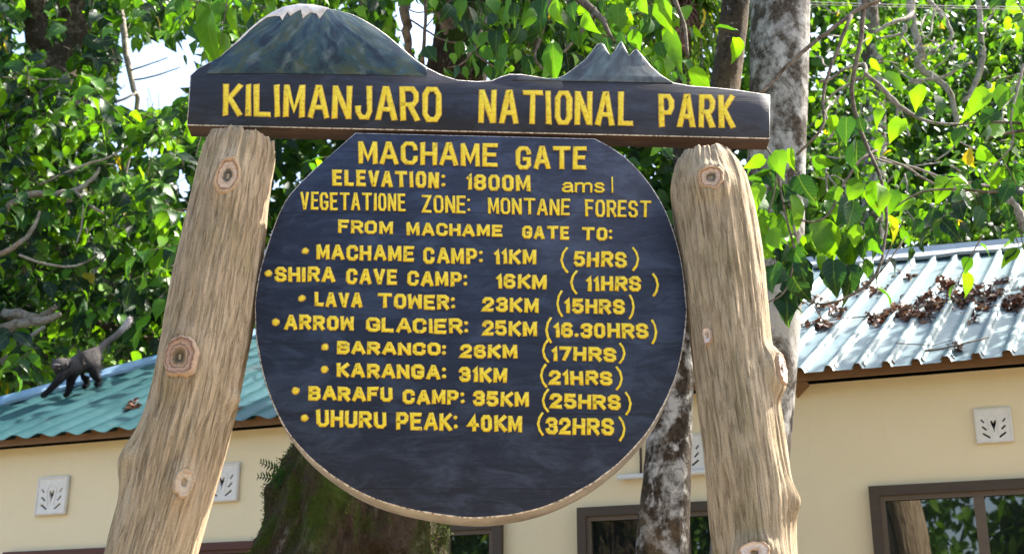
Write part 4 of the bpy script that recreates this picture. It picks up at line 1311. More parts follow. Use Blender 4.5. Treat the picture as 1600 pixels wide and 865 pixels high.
# overhead wires
for k, (y0, y1, lab) in enumerate(((1, 9, 'upper thin wire crossing the foliage at the top right'), (5, 12.5, 'lower thin wire crossing the foliage at the top right'))):
    pm = MB()
    A = at(1120, y0 - 3.4, 9.2); B = at(1800, y1 + 4, 8.2)
    pts = [A.lerp(B, q / 14) - Vector((0, 0, 0.02 * math.sin(math.pi * q / 14))) for q in range(15)]
    pm.tube(pts, 0.0032 - 0.0007 * k, 6)
    tag(pm.build('overhead_wire', M['wire']), lab, 'wire')

# dead leaves lying on the roof
def litter(name, spots, label, seed):
    LV = Leaves()
    for (x, y, rx, ry, n) in spots:
        n = int(n * 2.1)
        a = rng.normal(size=(n, 2)) * 0.42
        P = []; Nn = []
        for u, v in a:
            s, t = rxy(rp(x + u * rx, y + v * ry))
            uu = (s - t * rvx / rvy) / PITCH_R % 1.0
            d_ = rib_profile(uu) * RIB_H + 0.008 + abs(random.gauss(0, 0.016)) * max(0.15, 1 - (u * u + v * v))
            P.append(E0 + EV * s + RW * t + RN * d_)
        P = np.array([list(p) for p in P])
        T = norm(rnd(n) * np.array([1, 1, .45]))
        N = norm(np.array(RN) + rnd(n) * 0.75)
        LV.add(P, T, N, rng.uniform(.03, .075, n), rng.uniform(.55, .95, n), rng.random(n), rng.uniform(-4, 4, n))
    return tag(LV.build(name, M['dry_leaf']), label, 'dead leaves', kind='stuff')
litter('dead_leaves', [(1285, 512, 26, 7, 26), (1276, 478, 18, 7, 16), (1306, 487, 24, 10, 22), (1360, 458, 28, 8, 30), (1370, 502, 18, 8, 24), (1412, 492, 32, 14, 70), (1455, 480, 32, 15, 80), (1512, 468, 36, 18, 110), (1480, 447, 20, 13, 36), (1551, 465, 26, 12, 46), (1587, 475, 24, 18, 56), (1418, 434, 16, 5, 10), (1561, 446, 22, 6, 12), (1523, 503, 10, 5, 8), (1535, 485, 9, 4, 8), (1498, 547, 9, 4, 6), (1440, 500, 30, 8, 26), (1620, 478, 30, 18, 50)],
       'brown dead leaves heaped between the ribs of the pale roof', 1)
litter('dead_leaves', [(208, 637, 16, 7, 20), (371, 644, 9, 4, 8)], 'few brown dead leaves on the teal roof by the left post', 2)
# fallen twigs on the roof
def twig_on_roof(pts, r, label):
    mb = MB()
    P = [rp(x, y, RIB_H + 0.012) for x, y in pts]
    mb.tube(P, [r * (1 - 0.5 * i / len(P)) for i in range(len(P))], 5)
    tag(mb.build('fallen_twig', M['twig']), label, 'twig')
twig_on_roof([(1252, 511), (1285, 502), (1320, 497), (1358, 494), (1390, 486), (1440, 478), (1490, 468), (1540, 466), (1575, 454), (1606, 449)], 0.006, 'long thin twig lying across the pale roof through the dead leaves')
twig_on_roof([(1445, 548), (1470, 545), (1500, 538), (1545, 527)], 0.008, 'short forked twig near the eave of the pale roof')
twig_on_roof([(1400, 536), (1437, 538), (1458, 540), (1485, 531), (1503, 542)], 0.004, 'thin crooked twig near the eave left of the short forked twig')
# ------------------------------------------------------------------ trees
def tree(name, base, label, cat='tree', group=None):
    return empty(name, Vector((base.x, base.y, float(ground_z(base.x, base.y)))), label, cat, group)
def branches(mb, paths, sides=8):
    for pth in paths:
        P = [Vector(at(x, y, Y)) for x, y, Y, r in pth]
        P2 = np.array([list(p) for p in P]); rr = [q[3] for q in pth]
        n = len(P)
        t = np.linspace(0, n - 1, (n - 1) * 4 + 1)
        # Catmull-Rom for supple limbs
        out = []
        for v in t:
            i = min(int(v), n - 2); f = v - i
            p0, p1, p2, p3 = P2[max(i - 1, 0)], P2[i], P2[i + 1], P2[min(i + 2, n - 1)]
            out.append(0.5 * (2 * p1 + (p2 - p0) * f + (2 * p0 - 5 * p1 + 4 * p2 - p3) * f * f + (3 * p1 - p0 - 3 * p2 + p3) * f ** 3))
        out = np.array(out) + rnd(len(out)) * np.interp(t, range(n), rr)[:, None] * 0.18
        mb.tube(out, list(np.interp(t, range(n), rr)), sides)

# --- lichen covered trunk behind the right post
rows = down_to_ground(pxpath([(1150, 990, 7.25, .20), (1166, 830, 7.25, .19), (1184, 690, 7.25, .185), (1198, 560, 7.25, .178), (1208, 420, 7.25, .175), (1213, 250, 7.25, .178), (1217, 120, 7.25, .182), (1219, 0, 7.25, .186), (1221, -160, 7.25, .19), (1222, -420, 7.25, .19), (1226, -900, 7.3, .17), (1230, -1500, 7.4, .13)]), -0.02, 1.35)
t_l = tree('lichen_tree', rows[0][0], 'tall tree with pale lichen patched trunk behind the right log post')
trunk_mesh('trunk', rows, M['lichen_bark'], t_l, 48, 200, 0.10, 2.4)
mb = MB()
branches(mb, [[(1190, 146, 6.35, .010), (1225, 108, 6.38, .011), (1262, 75, 6.4, .012), (1300, 45, 6.45, .012), (1340, 15, 6.5, .013), (1380, -30, 6.6, .015), (1300, -220, 7.0, .03), (1225, -330, 7.2, .05)],
              [(1245, 242, 6.3, .007), (1275, 212, 6.32, .008), (1287, 190, 6.34, .008), (1286, 150, 6.4, .009), (1300, 100, 6.4, .010), (1330, 24, 6.45, .012)],
              [(1196, 228, 6.4, .006), (1216, 262, 6.3, .006), (1220, 300, 6.28, .006), (1230, 345, 6.25, .006), (1240, 385, 6.25, .006), (1238, 420, 6.24, .005), (1224, 458, 6.22, .005), (1200, 472, 6.2, .004)],
              [(1216, 262, 6.3, .005), (1205, 320, 6.3, .005), (1195, 345, 6.3, .004), (1212, 370, 6.28, .004), (1228, 382, 6.27, .004)],
              [(1232, 318, 6.25, .005), (1250, 342, 6.25, .005), (1272, 346, 6.25, .005), (1295, 334, 6.28, .006), (1320, 285, 6.35, .007), (1345, 250, 6.4, .008), (1370, 235, 6.5, .008)],
              [(1262, 470, 6.2, .005), (1285, 475, 6.2, .006), (1320, 466, 6.2, .007), (1358, 442, 6.22, .008), (1376, 410, 6.25, .008), (1383, 372, 6.3, .008), (1385, 330, 6.35, .009), (1372, 270, 6.4, .010), (1345, 205, 6.5, .012), (1330, 140, 6.5, .013), (1345, 60, 6.5, .014), (1352, -20, 6.55, .016)],
              [(1266, 470, 6.2, .003), (1282, 494, 6.2, .003), (1294, 508, 6.2, .002)],
              [(1376, 425, 6.25, .004), (1398, 395, 6.3, .004), (1416, 370, 6.35, .003)]], 7)
mb.build('branch', M['twig'], t_l)
LV = Leaves()
def manual(LV, lst, ox, oy, sc, Y, jy=0.35, wr=0.82):
    for e in lst:
        (x0, y0), (x1, y1), tone = e[:3]
        w = e[3] if len(e) > 3 else wr
        Yq = Y + random.uniform(-jy, jy)
        a = np.array(at(ox + x0 / sc, oy + y0 / sc, Yq)); b = np.array(at(ox + x1 / sc, oy + y1 / sc, Yq + random.uniform(-.06, .03)))
        L_ = np.linalg.norm(b - a)
        d = (a + b) / 2 - np.array(EYE); d /= np.linalg.norm(d)
        N = norm(-d * 0.75 + UP * 0.45 + rng.normal(size=3) * 0.55)
        LV.add([a], [(b - a) / L_], [N], L_ * 1.05, w * random.uniform(.85, 1.15), (tone if tone > .98 else min(max(tone + random.uniform(-.08, .08), 0), .95)), random.uniform(.6, 3.0))
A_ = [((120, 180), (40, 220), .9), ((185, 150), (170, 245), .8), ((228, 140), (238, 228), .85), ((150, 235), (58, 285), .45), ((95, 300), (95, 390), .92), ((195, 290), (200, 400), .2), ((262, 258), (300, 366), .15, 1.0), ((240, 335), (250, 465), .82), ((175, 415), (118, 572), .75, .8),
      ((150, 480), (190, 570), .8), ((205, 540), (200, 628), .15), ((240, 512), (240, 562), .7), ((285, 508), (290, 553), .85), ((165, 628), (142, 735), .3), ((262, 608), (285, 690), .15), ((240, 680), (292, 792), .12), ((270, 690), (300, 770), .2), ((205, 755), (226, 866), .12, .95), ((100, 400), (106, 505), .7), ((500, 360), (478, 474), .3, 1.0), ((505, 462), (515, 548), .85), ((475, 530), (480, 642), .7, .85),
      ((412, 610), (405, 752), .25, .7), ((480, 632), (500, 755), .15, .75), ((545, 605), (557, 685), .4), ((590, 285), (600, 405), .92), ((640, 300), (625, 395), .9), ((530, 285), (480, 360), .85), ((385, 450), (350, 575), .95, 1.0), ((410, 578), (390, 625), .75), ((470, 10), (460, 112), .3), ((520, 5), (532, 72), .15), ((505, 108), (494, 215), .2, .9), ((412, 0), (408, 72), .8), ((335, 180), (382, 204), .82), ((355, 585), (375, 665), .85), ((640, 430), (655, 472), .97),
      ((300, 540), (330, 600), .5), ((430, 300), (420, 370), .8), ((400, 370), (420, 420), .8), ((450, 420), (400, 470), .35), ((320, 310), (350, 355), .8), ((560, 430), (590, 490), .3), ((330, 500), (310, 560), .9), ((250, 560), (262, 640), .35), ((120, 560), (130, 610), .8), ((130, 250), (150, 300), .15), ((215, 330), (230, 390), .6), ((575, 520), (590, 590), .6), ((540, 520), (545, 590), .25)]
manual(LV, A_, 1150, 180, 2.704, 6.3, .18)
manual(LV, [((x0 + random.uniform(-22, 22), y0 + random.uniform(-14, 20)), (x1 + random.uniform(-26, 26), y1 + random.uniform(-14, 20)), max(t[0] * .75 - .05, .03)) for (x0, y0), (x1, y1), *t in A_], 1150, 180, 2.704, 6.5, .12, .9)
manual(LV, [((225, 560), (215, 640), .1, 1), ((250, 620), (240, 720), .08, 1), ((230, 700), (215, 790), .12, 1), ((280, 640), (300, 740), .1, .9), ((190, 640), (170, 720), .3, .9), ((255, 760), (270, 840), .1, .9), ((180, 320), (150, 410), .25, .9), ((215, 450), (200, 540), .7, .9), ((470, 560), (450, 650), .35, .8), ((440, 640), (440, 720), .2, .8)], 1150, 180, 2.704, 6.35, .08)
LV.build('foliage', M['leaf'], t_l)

# --- mottled slim trunk in front of the wall, leaning behind the right post
rows = down_to_ground(pxpath([(1031, 990, 7.35, .150), (1035, 840, 7.35, .146), (1042, 740, 7.35, .138), (1048, 640, 7.35, .122), (1058, 540, 7.35, .112), (1085, 390, 7.4, .105), (1120, 220, 7.5, .10), (1138, 100, 7.6, .096), (1150, 0, 7.65, .094), (1165, -140, 7.7, .09), (1185, -500, 7.8, .08), (1200, -900, 7.9, .06)]), 0.0, 1.4)
t_m = tree('mottled_tree', rows[0][0], 'slim tree with dark and white mottled trunk right of the round board')
trunk_mesh('trunk', rows, M['mottled_bark'], t_m, 40, 160, 0.10, 3.0)
LV = Leaves(); mb = MB()
spray(LV, mb, at(1175, -330, 7.8), (1.4, 1.2, .7), 60, .15, gaps=False)
mb.build('twig', M['twig'], t_m)['kind'] = 'stuff'; LV.build('foliage', M['leaf'], t_m)

# --- mossy trunk under the round board, with the crown that hangs over the sign
rows = down_to_ground(pxpath([(536, 960, 6.9, .54), (541, 865, 6.9, .50), (548, 830, 6.9, .475), (557, 790, 6.92, .45), (566, 745, 6.95, .42), (571, 680, 7.0, .405), (590, 600, 7.05, .39), (620, 480, 7.1, .33), (660, 330, 7.2, .26), (700, 180, 7.3, .19), (722, 60, 7.4, .165), (740, -60, 7.45, .14), (760, -300, 7.5, .12), (780, -700, 7.5, .08)]), 0.0, 1.5)
t_s = tree('mossy_tree', rows[0][0], 'big tree with mossy swelling trunk below the round board')
def flare(TH, TT):
    return 1 + 0.10 * np.sin(TH * 4 + 1.2 + 0.9 * TT) * np.exp(-((TT - 0.2) / 2.2) ** 2) + 0.08 * np.sin(TH * 7 + 0.3 + 0.6 * TT) * np.exp(-((TT - 0.6) / 2.2) ** 2) + 0.22 * (fbm(np.cos(TH) * 5, np.sin(TH) * 5, TT * 3, 4) - 0.5)
tr, TV_, TC_ = trunk_mesh('trunk', rows, M['mossy'], t_s, 140, 360, 0.30, 3.6, flare)
mo = Leaves()
vv = TV_.reshape(-1, 3)
pxx, pyy = proj(vv)
cand = np.where((vv[:, 2] > 1.2) & (vv[:, 2] < 5.0) & (vv[:, 1] < np.repeat(TC_[:, 1], TV_.shape[1]) + 0.25))[0]
nrm = norm(vv - np.repeat(TC_, TV_.shape[1], 0))
w = fbm(vv[:, 0] * 3.2, vv[:, 1] * 3.2, vv[:, 2] * 2.2, 4)
cand = cand[(w[cand] > 0.50)]
pick = rng.choice(cand, 70000)
P = vv[pick] + rnd(len(pick)) * 0.008
tone = np.clip((fbm(P[:, 0] * 5 + 31, P[:, 1] * 5, P[:, 2] * 4, 3) - 0.38) * 1.7 + rng.normal(size=len(P)) * 0.08, 0, 0.85)
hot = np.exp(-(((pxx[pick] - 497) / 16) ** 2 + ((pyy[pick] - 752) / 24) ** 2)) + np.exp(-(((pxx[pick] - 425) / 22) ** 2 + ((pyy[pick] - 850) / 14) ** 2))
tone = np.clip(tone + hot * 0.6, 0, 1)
mo.add(P, norm(nrm[pick] * 0.7 + rnd(len(P)) * 0.6 + np.array([0, 0, -.25])), norm(rnd(len(P))), rng.uniform(.006, .016, len(P)), .6, tone)
o = mo.build('moss', M['moss'], tr, near=False); o['kind'] = 'stuff'
mb = MB()
branches(mb, [[(715, 80, 7.35, .07), (690, 10, 7.2, .05), (660, -60, 7.0, .04), (600, -150, 6.8, .03)],
              [(735, -40, 7.4, .08), (790, -60, 7.0, .05), (860, -30, 6.5, .035), (930, 20, 6.2, .02), (955, 60, 6.1, .010)],
              [(745, -90, 7.4, .07), (820, -130, 6.8, .05), (930, -120, 6.3, .035), (1020, -60, 6.1, .02), (1062, 20, 6.05, .012), (1075, 90, 6.0, .008)],
              [(930, 20, 6.2, .014), (900, 60, 6.15, .009), (880, 82, 6.1, .006)], [(860, -30, 6.5, .02), (850, 40, 6.3, .012), (836, 90, 6.2, .008), (860, 118, 6.2, .006)],
              [(930, 12, 6.2, .010), (930, 45, 6.2, .007), (962, 64, 6.15, .005)], [(790, -60, 7.0, .03), (765, 20, 6.6, .012), (742, 76, 6.5, .007), (770, 104, 6.5, .005)], [(742, 76, 6.5, .006), (722, 100, 6.5, .005), (700, 106, 6.5, .004)],
              [(632, 0, 7.1, .035), (634, 40, 7.1, .030), (640, 82, 7.15, .024), (660, 140, 7.25, .03), (690, 220, 7.3, .05)], [(664, -10, 7.0, .012), (665, 35, 7.0, .010), (661, 75, 7.05, .012), (662, 130, 7.2, .015)],
              [(625, 22, 7.1, .006), (655, 40, 7.05, .006), (690, 62, 7.0, .006), (718, 68, 6.9, .006)], [(630, 8, 7.1, .005), (650, 20, 7.0, .004), (676, 18, 7.0, .004), (700, 30, 6.9, .004)], [(664, 45, 7.0, .004), (680, 25, 7.0, .004), (700, 5, 6.9, .005), (722, -30, 6.9, .006)]], 7)
mb.build('branch', M['twig'], t_s)
LV = Leaves()
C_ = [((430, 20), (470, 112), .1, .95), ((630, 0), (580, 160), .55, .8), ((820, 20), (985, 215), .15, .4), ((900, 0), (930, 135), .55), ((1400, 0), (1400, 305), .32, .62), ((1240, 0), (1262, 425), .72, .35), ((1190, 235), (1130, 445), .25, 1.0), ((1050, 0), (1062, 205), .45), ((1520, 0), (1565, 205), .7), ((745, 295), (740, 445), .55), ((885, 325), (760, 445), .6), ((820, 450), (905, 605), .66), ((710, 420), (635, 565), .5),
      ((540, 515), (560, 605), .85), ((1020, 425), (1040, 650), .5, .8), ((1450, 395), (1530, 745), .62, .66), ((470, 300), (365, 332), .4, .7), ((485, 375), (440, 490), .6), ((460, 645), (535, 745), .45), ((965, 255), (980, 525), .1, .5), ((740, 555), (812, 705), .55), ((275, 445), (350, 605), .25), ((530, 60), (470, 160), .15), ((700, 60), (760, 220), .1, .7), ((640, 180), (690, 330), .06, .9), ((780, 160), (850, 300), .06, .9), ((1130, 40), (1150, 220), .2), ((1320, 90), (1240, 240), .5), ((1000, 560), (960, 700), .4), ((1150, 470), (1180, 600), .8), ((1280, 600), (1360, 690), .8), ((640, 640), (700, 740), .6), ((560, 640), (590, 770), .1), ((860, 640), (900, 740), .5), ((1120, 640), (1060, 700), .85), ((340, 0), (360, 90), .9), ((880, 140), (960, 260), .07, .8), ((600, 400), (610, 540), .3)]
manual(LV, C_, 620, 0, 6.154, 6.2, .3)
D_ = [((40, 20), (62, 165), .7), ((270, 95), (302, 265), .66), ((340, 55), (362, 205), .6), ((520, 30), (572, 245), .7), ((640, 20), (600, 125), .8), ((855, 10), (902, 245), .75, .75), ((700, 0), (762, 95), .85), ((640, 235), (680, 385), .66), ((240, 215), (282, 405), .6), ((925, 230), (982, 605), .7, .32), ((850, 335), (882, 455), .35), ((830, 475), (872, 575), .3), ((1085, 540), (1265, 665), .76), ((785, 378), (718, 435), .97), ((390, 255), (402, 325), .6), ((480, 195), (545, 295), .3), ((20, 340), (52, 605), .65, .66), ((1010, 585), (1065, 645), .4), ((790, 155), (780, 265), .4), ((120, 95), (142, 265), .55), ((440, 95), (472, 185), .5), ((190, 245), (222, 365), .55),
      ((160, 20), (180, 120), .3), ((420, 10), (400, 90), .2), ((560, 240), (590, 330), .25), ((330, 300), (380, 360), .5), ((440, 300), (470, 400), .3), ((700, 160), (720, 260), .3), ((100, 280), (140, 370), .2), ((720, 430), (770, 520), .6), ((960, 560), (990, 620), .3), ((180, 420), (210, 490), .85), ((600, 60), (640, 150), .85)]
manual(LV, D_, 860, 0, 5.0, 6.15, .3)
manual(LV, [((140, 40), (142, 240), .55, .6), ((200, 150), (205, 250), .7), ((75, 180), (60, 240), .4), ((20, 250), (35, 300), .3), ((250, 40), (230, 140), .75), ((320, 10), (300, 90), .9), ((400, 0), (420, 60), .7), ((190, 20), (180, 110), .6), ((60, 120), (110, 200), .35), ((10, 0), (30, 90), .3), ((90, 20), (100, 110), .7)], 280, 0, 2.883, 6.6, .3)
mb = MB()
for bx, by, rx, ry, n_ in ((780, -20, 110, 60, 34), (930, 10, 110, 70, 40), (1010, 60, 50, 60, 12), (840, 60, 90, 40, 18), (600, -40, 70, 30, 12), (360, 5, 60, 35, 14)):
    c0 = at(bx, by, 6.9)
    spray(LV, mb, c0, (rx * 6.9 / FPX, .35, ry * 6.9 / FPX), n_, .145, 0.10, (.25, .5), (0.1, .8), .8)
spray(LV, mb, at(800, -420, 7.3), (1.9, 1.3, .8), 110, .15, gaps=False)
spray(LV, mb, at(500, -300, 7.0), (1.3, 1.1, .6), 60, .15, gaps=False)
for bx, by, Yb, n_ in ((610, 330, 11.5, 4), (720, 300, 12, 8), (560, 250, 12.5, 3), (660, 420, 11.2, 4), (800, 250, 11.5, 16), (880, 330, 11.0, 14), (900, 180, 11.5, 12), (640, 180, 12.5, 3)):  # extra sprays added behind the boards to throw shade on the teal roof
    spray(LV, mb, at(bx, by, Yb), (.75, .7, .55), n_, .17)
mb.build('twig', M['twig'], t_s)['kind'] = 'stuff'
LV.build('foliage', M['leaf'], t_s)
# small fern growing from the mossy trunk
fr = MB()
LVf = Leaves()
for (x0, y0), (x1, y1) in (((446, 752), (408, 722)), ((444, 760), (404, 745))):
    a = np.array(at(x0, y0, 6.75)); b = np.array(at(x1, y1, 6.62))
    for q in np.linspace(.1, 1, 9):
        p = a + (b - a) * q + UP * 0.02 * math.sin(q * 3)
        for s in (1, -1):
            T = norm((b - a) * 0.5 / np.linalg.norm(b - a) + np.array([.25, -.1, .85 * s]) * 0.7)
            LVf.add([p], [T], [norm(np.array([0.2, -1, .3]))], .05 * (1.15 - q * .7), .38, .25)
    fr.tube([a, (a + b) / 2 + UP * .02, b], .0025, 4)
fern = empty('fern', at(446, 756, 6.75), 'small green fern sprouting from the left side of the mossy trunk', 'fern')
LVf.build('frond', M['leaf'], fern); fr.build('stem', M['twig'], fern)

# --- leafy tree behind the left end of the roof
rows = down_to_ground(pxpath([(62, 640, 17.0, .30), (66, 480, 17.0, .27), (78, 330, 16.9, .27), (88, 200, 16.8, .30), (90, 90, 16.6, .36), (92, 20, 16.5, .34), (94, -60, 16.4, .28), (100, -300, 16.2, .2)]), 0, 1.3)
t_a = tree('dense_tree', rows[0][0], 'dense leafy tree with dark fork rising behind the left end of the roof')
trunk_mesh('trunk', rows, M['dark_bark'], t_a, 24, 120, .12, 2)
mb = MB()
branches(mb, [[(84, 120, 16.6, .26), (62, 40, 16.3, .22), (45, -30, 16, .16)], [(86, 120, 16.6, .26), (118, 30, 16.3, .20), (132, -40, 16, .15)]], 10)
mb.build('limb', M['dark_bark'], t_a)
mb = MB()
branches(mb, [[(182, -10, 14.5, .05), (190, 30, 14.5, .045), (198, 85, 14.5, .04), (210, 140, 14.5, .035), (215, 158, 14.6, .03), (205, 230, 15, .03), (180, 330, 15.5, .03)],
              [(180, 160, 14.3, .012), (196, 154, 14.3, .015), (213, 145, 14.4, .018)], [(205, 110, 14.4, .012), (240, 98, 14.2, .008), (262, 90, 14.1, .006)], [(210, 125, 14.4, .012), (245, 118, 14.2, .010), (282, 105, 14.1, .006)],
              [(-20, 335, 13.2, .045), (20, 318, 13.2, .042), (48, 304, 13.2, .040), (100, 302, 13.25, .036), (128, 292, 13.3, .03), (146, 278, 13.3, .022), (156, 262, 13.3, .015)], [(118, 298, 13.25, .022), (142, 322, 13.2, .018), (165, 333, 13.2, .014), (186, 327, 13.2, .010)],
              [(-20, 404, 13.1, .035), (12, 392, 13.1, .032), (36, 376, 13.1, .028), (55, 352, 13.1, .022), (62, 330, 13.1, .014)], [(30, 398, 13.0, .014), (70, 412, 13.0, .014), (110, 416, 13.0, .013), (138, 408, 13.0, .010), (152, 398, 13.0, .006)],
              [(-20, 488, 13.4, .07), (30, 491, 13.4, .065), (62, 496, 13.4, .05), (90, 478, 13.4, .03)], [(-20, 520, 13.3, .07), (24, 510, 13.3, .06), (70, 500, 13.3, .045), (96, 490, 13.3, .03)], [(-10, 575, 13.3, .035), (20, 548, 13.3, .03), (52, 522, 13.3, .025), (70, 510, 13.3, .02)],
              
              [(0, 120, 13.5, .010), (60, 124, 13.5, .010), (120, 126, 13.5, .009), (170, 140, 13.5, .007)], [(40, 250, 13.3, .010), (46, 210, 13.3, .009), (44, 190, 13.3, .008)], [(60, 290, 13.3, .016), (120, 262, 13.3, .015), (170, 246, 13.3, .013), (200, 228, 13.3, .008)], [(120, 380, 13.1, .010), (128, 350, 13.1, .009), (130, 320, 13.1, .006)],
              [(258, 320, 14.8, .05), (262, 380, 14.8, .055), (266, 460, 14.8, .06), (268, 560, 14.9, .07)]], 7)
mb.build('branch', M['pale_twig'], t_a)
mb = MB()
branches(mb, [[(135, 498, 13.9, .03), (165, 508, 13.9, .038), (195, 516, 13.9, .04), (230, 528, 13.9, .04), (260, 540, 13.9, .04), (330, 560, 14, .05)]], 7)
mb.build('branch', M['dark_bark'], t_a)
GAPS += [(60, 30, 15, 48), (118, 30, 15, 46), (90, 88, 20, 26)]
LV = Leaves(); mb = MB()
for by in range(-60, 600, 62):
    for bx in range(-110, 330, 70):
        x_ = bx + random.uniform(-30, 30); y_ = by + random.uniform(-25, 25)
        if y_ > 610 - .27 * max(x_, 0): continue
        Yb = random.uniform(13.0, 14.6)
        d_ = vnoise(x_ * .011 + 4, y_ * .011)
        spray(LV, mb, at(x_, y_, Yb), (55 * Yb / FPX, .55, 45 * Yb / FPX), int(8 + 11 * d_), .225, .095, (.3, .6), (.02, .92), .6)
for by in range(-80, 600, 80):
    for bx in range(-140, 330, 90):
        if by > 600 - .27 * max(bx, 0): continue
        spray(LV, None, at(bx, by, random.uniform(15.4, 16.6)), (.6, .5, .5), 16, .19, .09, (.3, .6), (.0, .6), .6)  # back layer toned darker, painting in the shade inside the crown
mb.build('twig', M['twig'], t_a)['kind'] = 'stuff'
del GAPS[-3:]
LV.build('foliage', M['leaf'], t_a)

# --- tangled thicket behind the right roof
t_r = tree('tangled_tree', at(1440, 500, 15.5), 'tangled tree hung with bare vines behind the pale roof')
rows = down_to_ground(pxpath([(1360, 500, 15.4, .16), (1362, 380, 15.4, .15), (1368, 200, 15.3, .14), (1362, 60, 15.2, .13), (1348, -60, 15.2, .12), (1340, -300, 15, .1)]), 0, 1.3)
trunk_mesh('trunk', rows, M['lichen_bark'], t_r, 20, 90, .15, 2)
mb = MB()
branches(mb, [[(1424, -10, 13.5, .05), (1424, 20, 13.5, .05), (1432, 60, 13.5, .045), (1440, 80, 13.5, .045), (1434, 98, 13.5, .045), (1448, 115, 13.5, .045), (1470, 128, 13.5, .04), (1485, 150, 13.5, .035), (1500, 220, 13.6, .03)],
              [(1450, 0, 13.2, .02), (1470, 22, 13.2, .022), (1485, 45, 13.2, .024), (1484, 62, 13.2, .022), (1470, 72, 13.2, .015), (1450, 84, 13.3, .01)],
              [(1530, -10, 13.3, .03), (1532, 60, 13.3, .035), (1536, 90, 13.3, .04), (1524, 130, 13.3, .035), (1505, 160, 13.3, .025)], [(1440, 130, 13.2, .02), (1420, 128, 13.2, .016), (1475, 120, 13.2, .02), (1500, 104, 13.2, .02), (1520, 98, 13.3, .02)],
              [(1352, 115, 8.2, .014), (1370, 130, 8.2, .016), (1390, 150, 8.2, .018), (1405, 165, 8.2, .018), (1430, 182, 8.2, .014), (1460, 192, 8.2, .010), (1500, 194, 8.2, .008)], [(1403, 165, 8.2, .010), (1400, 195, 8.2, .010), (1392, 220, 8.2, .009), (1375, 232, 8.2, .008)],
              [(1280, 128, 8.4, .011), (1300, 122, 8.4, .011), (1320, 108, 8.3, .011), (1350, 100, 8.3, .012), (1352, 118, 8.2, .013)], [(1285, 165, 8.5, .008), (1310, 140, 8.4, .008), (1335, 128, 8.4, .008), (1352, 120, 8.3, .009)],
              [(1365, 52, 13, .02), (1395, 35, 13, .024), (1420, 27, 13.2, .028), (1424, 20, 13.4, .03)], [(1370, 60, 12.9, .014), (1412, 52, 12.9, .014), (1414, 38, 12.9, .014), (1408, 60, 12.9, .012), (1403, 72, 12.9, .01)],
              [(1330, 235, 8.6, .008), (1380, 252, 8.6, .009), (1430, 262, 8.6, .010), (1480, 280, 8.6, .010), (1540, 290, 8.6, .010), (1610, 300, 8.6, .012)], [(1350, 240, 8.4, .007), (1410, 258, 8.4, .008), (1465, 290, 8.4, .008), (1530, 302, 8.4, .009)],
              [(1460, 252, 8.3, .005), (1485, 235, 8.3, .006), (1497, 222, 8.3, .006), (1515, 230, 8.3, .006), (1552, 244, 8.3, .007)], [(1552, 260, 7.0, .005), (1578, 232, 7.0, .006), (1583, 212, 7.0, .006), (1580, 180, 7.0, .007), (1600, 100, 7.1, .010)],
              [(1575, 310, 8.8, .03), (1590, 330, 8.8, .032), (1600, 350, 8.8, .035), (1640, 390, 8.8, .05)], [(1292, 220, 8.0, .007), (1302, 205, 8.0, .008), (1290, 180, 8.0, .008), (1296, 165, 8.1, .008), (1312, 150, 8.2, .008)]], 7)
for k in range(55):                                     # the web of bare vines
    x_, y_ = random.uniform(1275, 1680), random.uniform(-20, 330)
    Yb = random.uniform(11.8, 15)
    n_ = random.randint(5, 9)
    an = random.uniform(0, 6.28)
    pth = []
    for q in range(n_):
        pth.append((x_, y_, Yb, random.uniform(.006, .014) * (1.25 - q / n_)))
        an += random.gauss(0, .5)
        x_ += math.cos(an) * 16; y_ += math.sin(an) * 16 + 3; Yb += random.gauss(0, .12)
    branches(mb, [pth], 4)
mb.build('vine', M['pale_twig'], t_r)
LV = Leaves()
for by in range(-60, 400, 58):
    for bx in range(1275, 1760, 62):
        x_ = bx + random.uniform(-25, 25); y_ = by + random.uniform(-22, 22)
        if y_ > 385: continue
        d_ = vnoise(x_ * .013 + 9, y_ * .013 + 2)
        spray(LV, None, at(x_, y_, random.uniform(13.2, 16.5)), (.42, .5, .36), int(6 + 13 * d_), .125, .07, (.25, .5), (.08, .92), .5)
for bx in range(1330, 1720, 55):
    spray(LV, None, at(bx, random.uniform(310, 372), 14.5), (.4, .4, .3), 9, .13, .07, (.25, .5), (.05, .55), .5)
LV.build('foliage', M['leaf'], t_r)
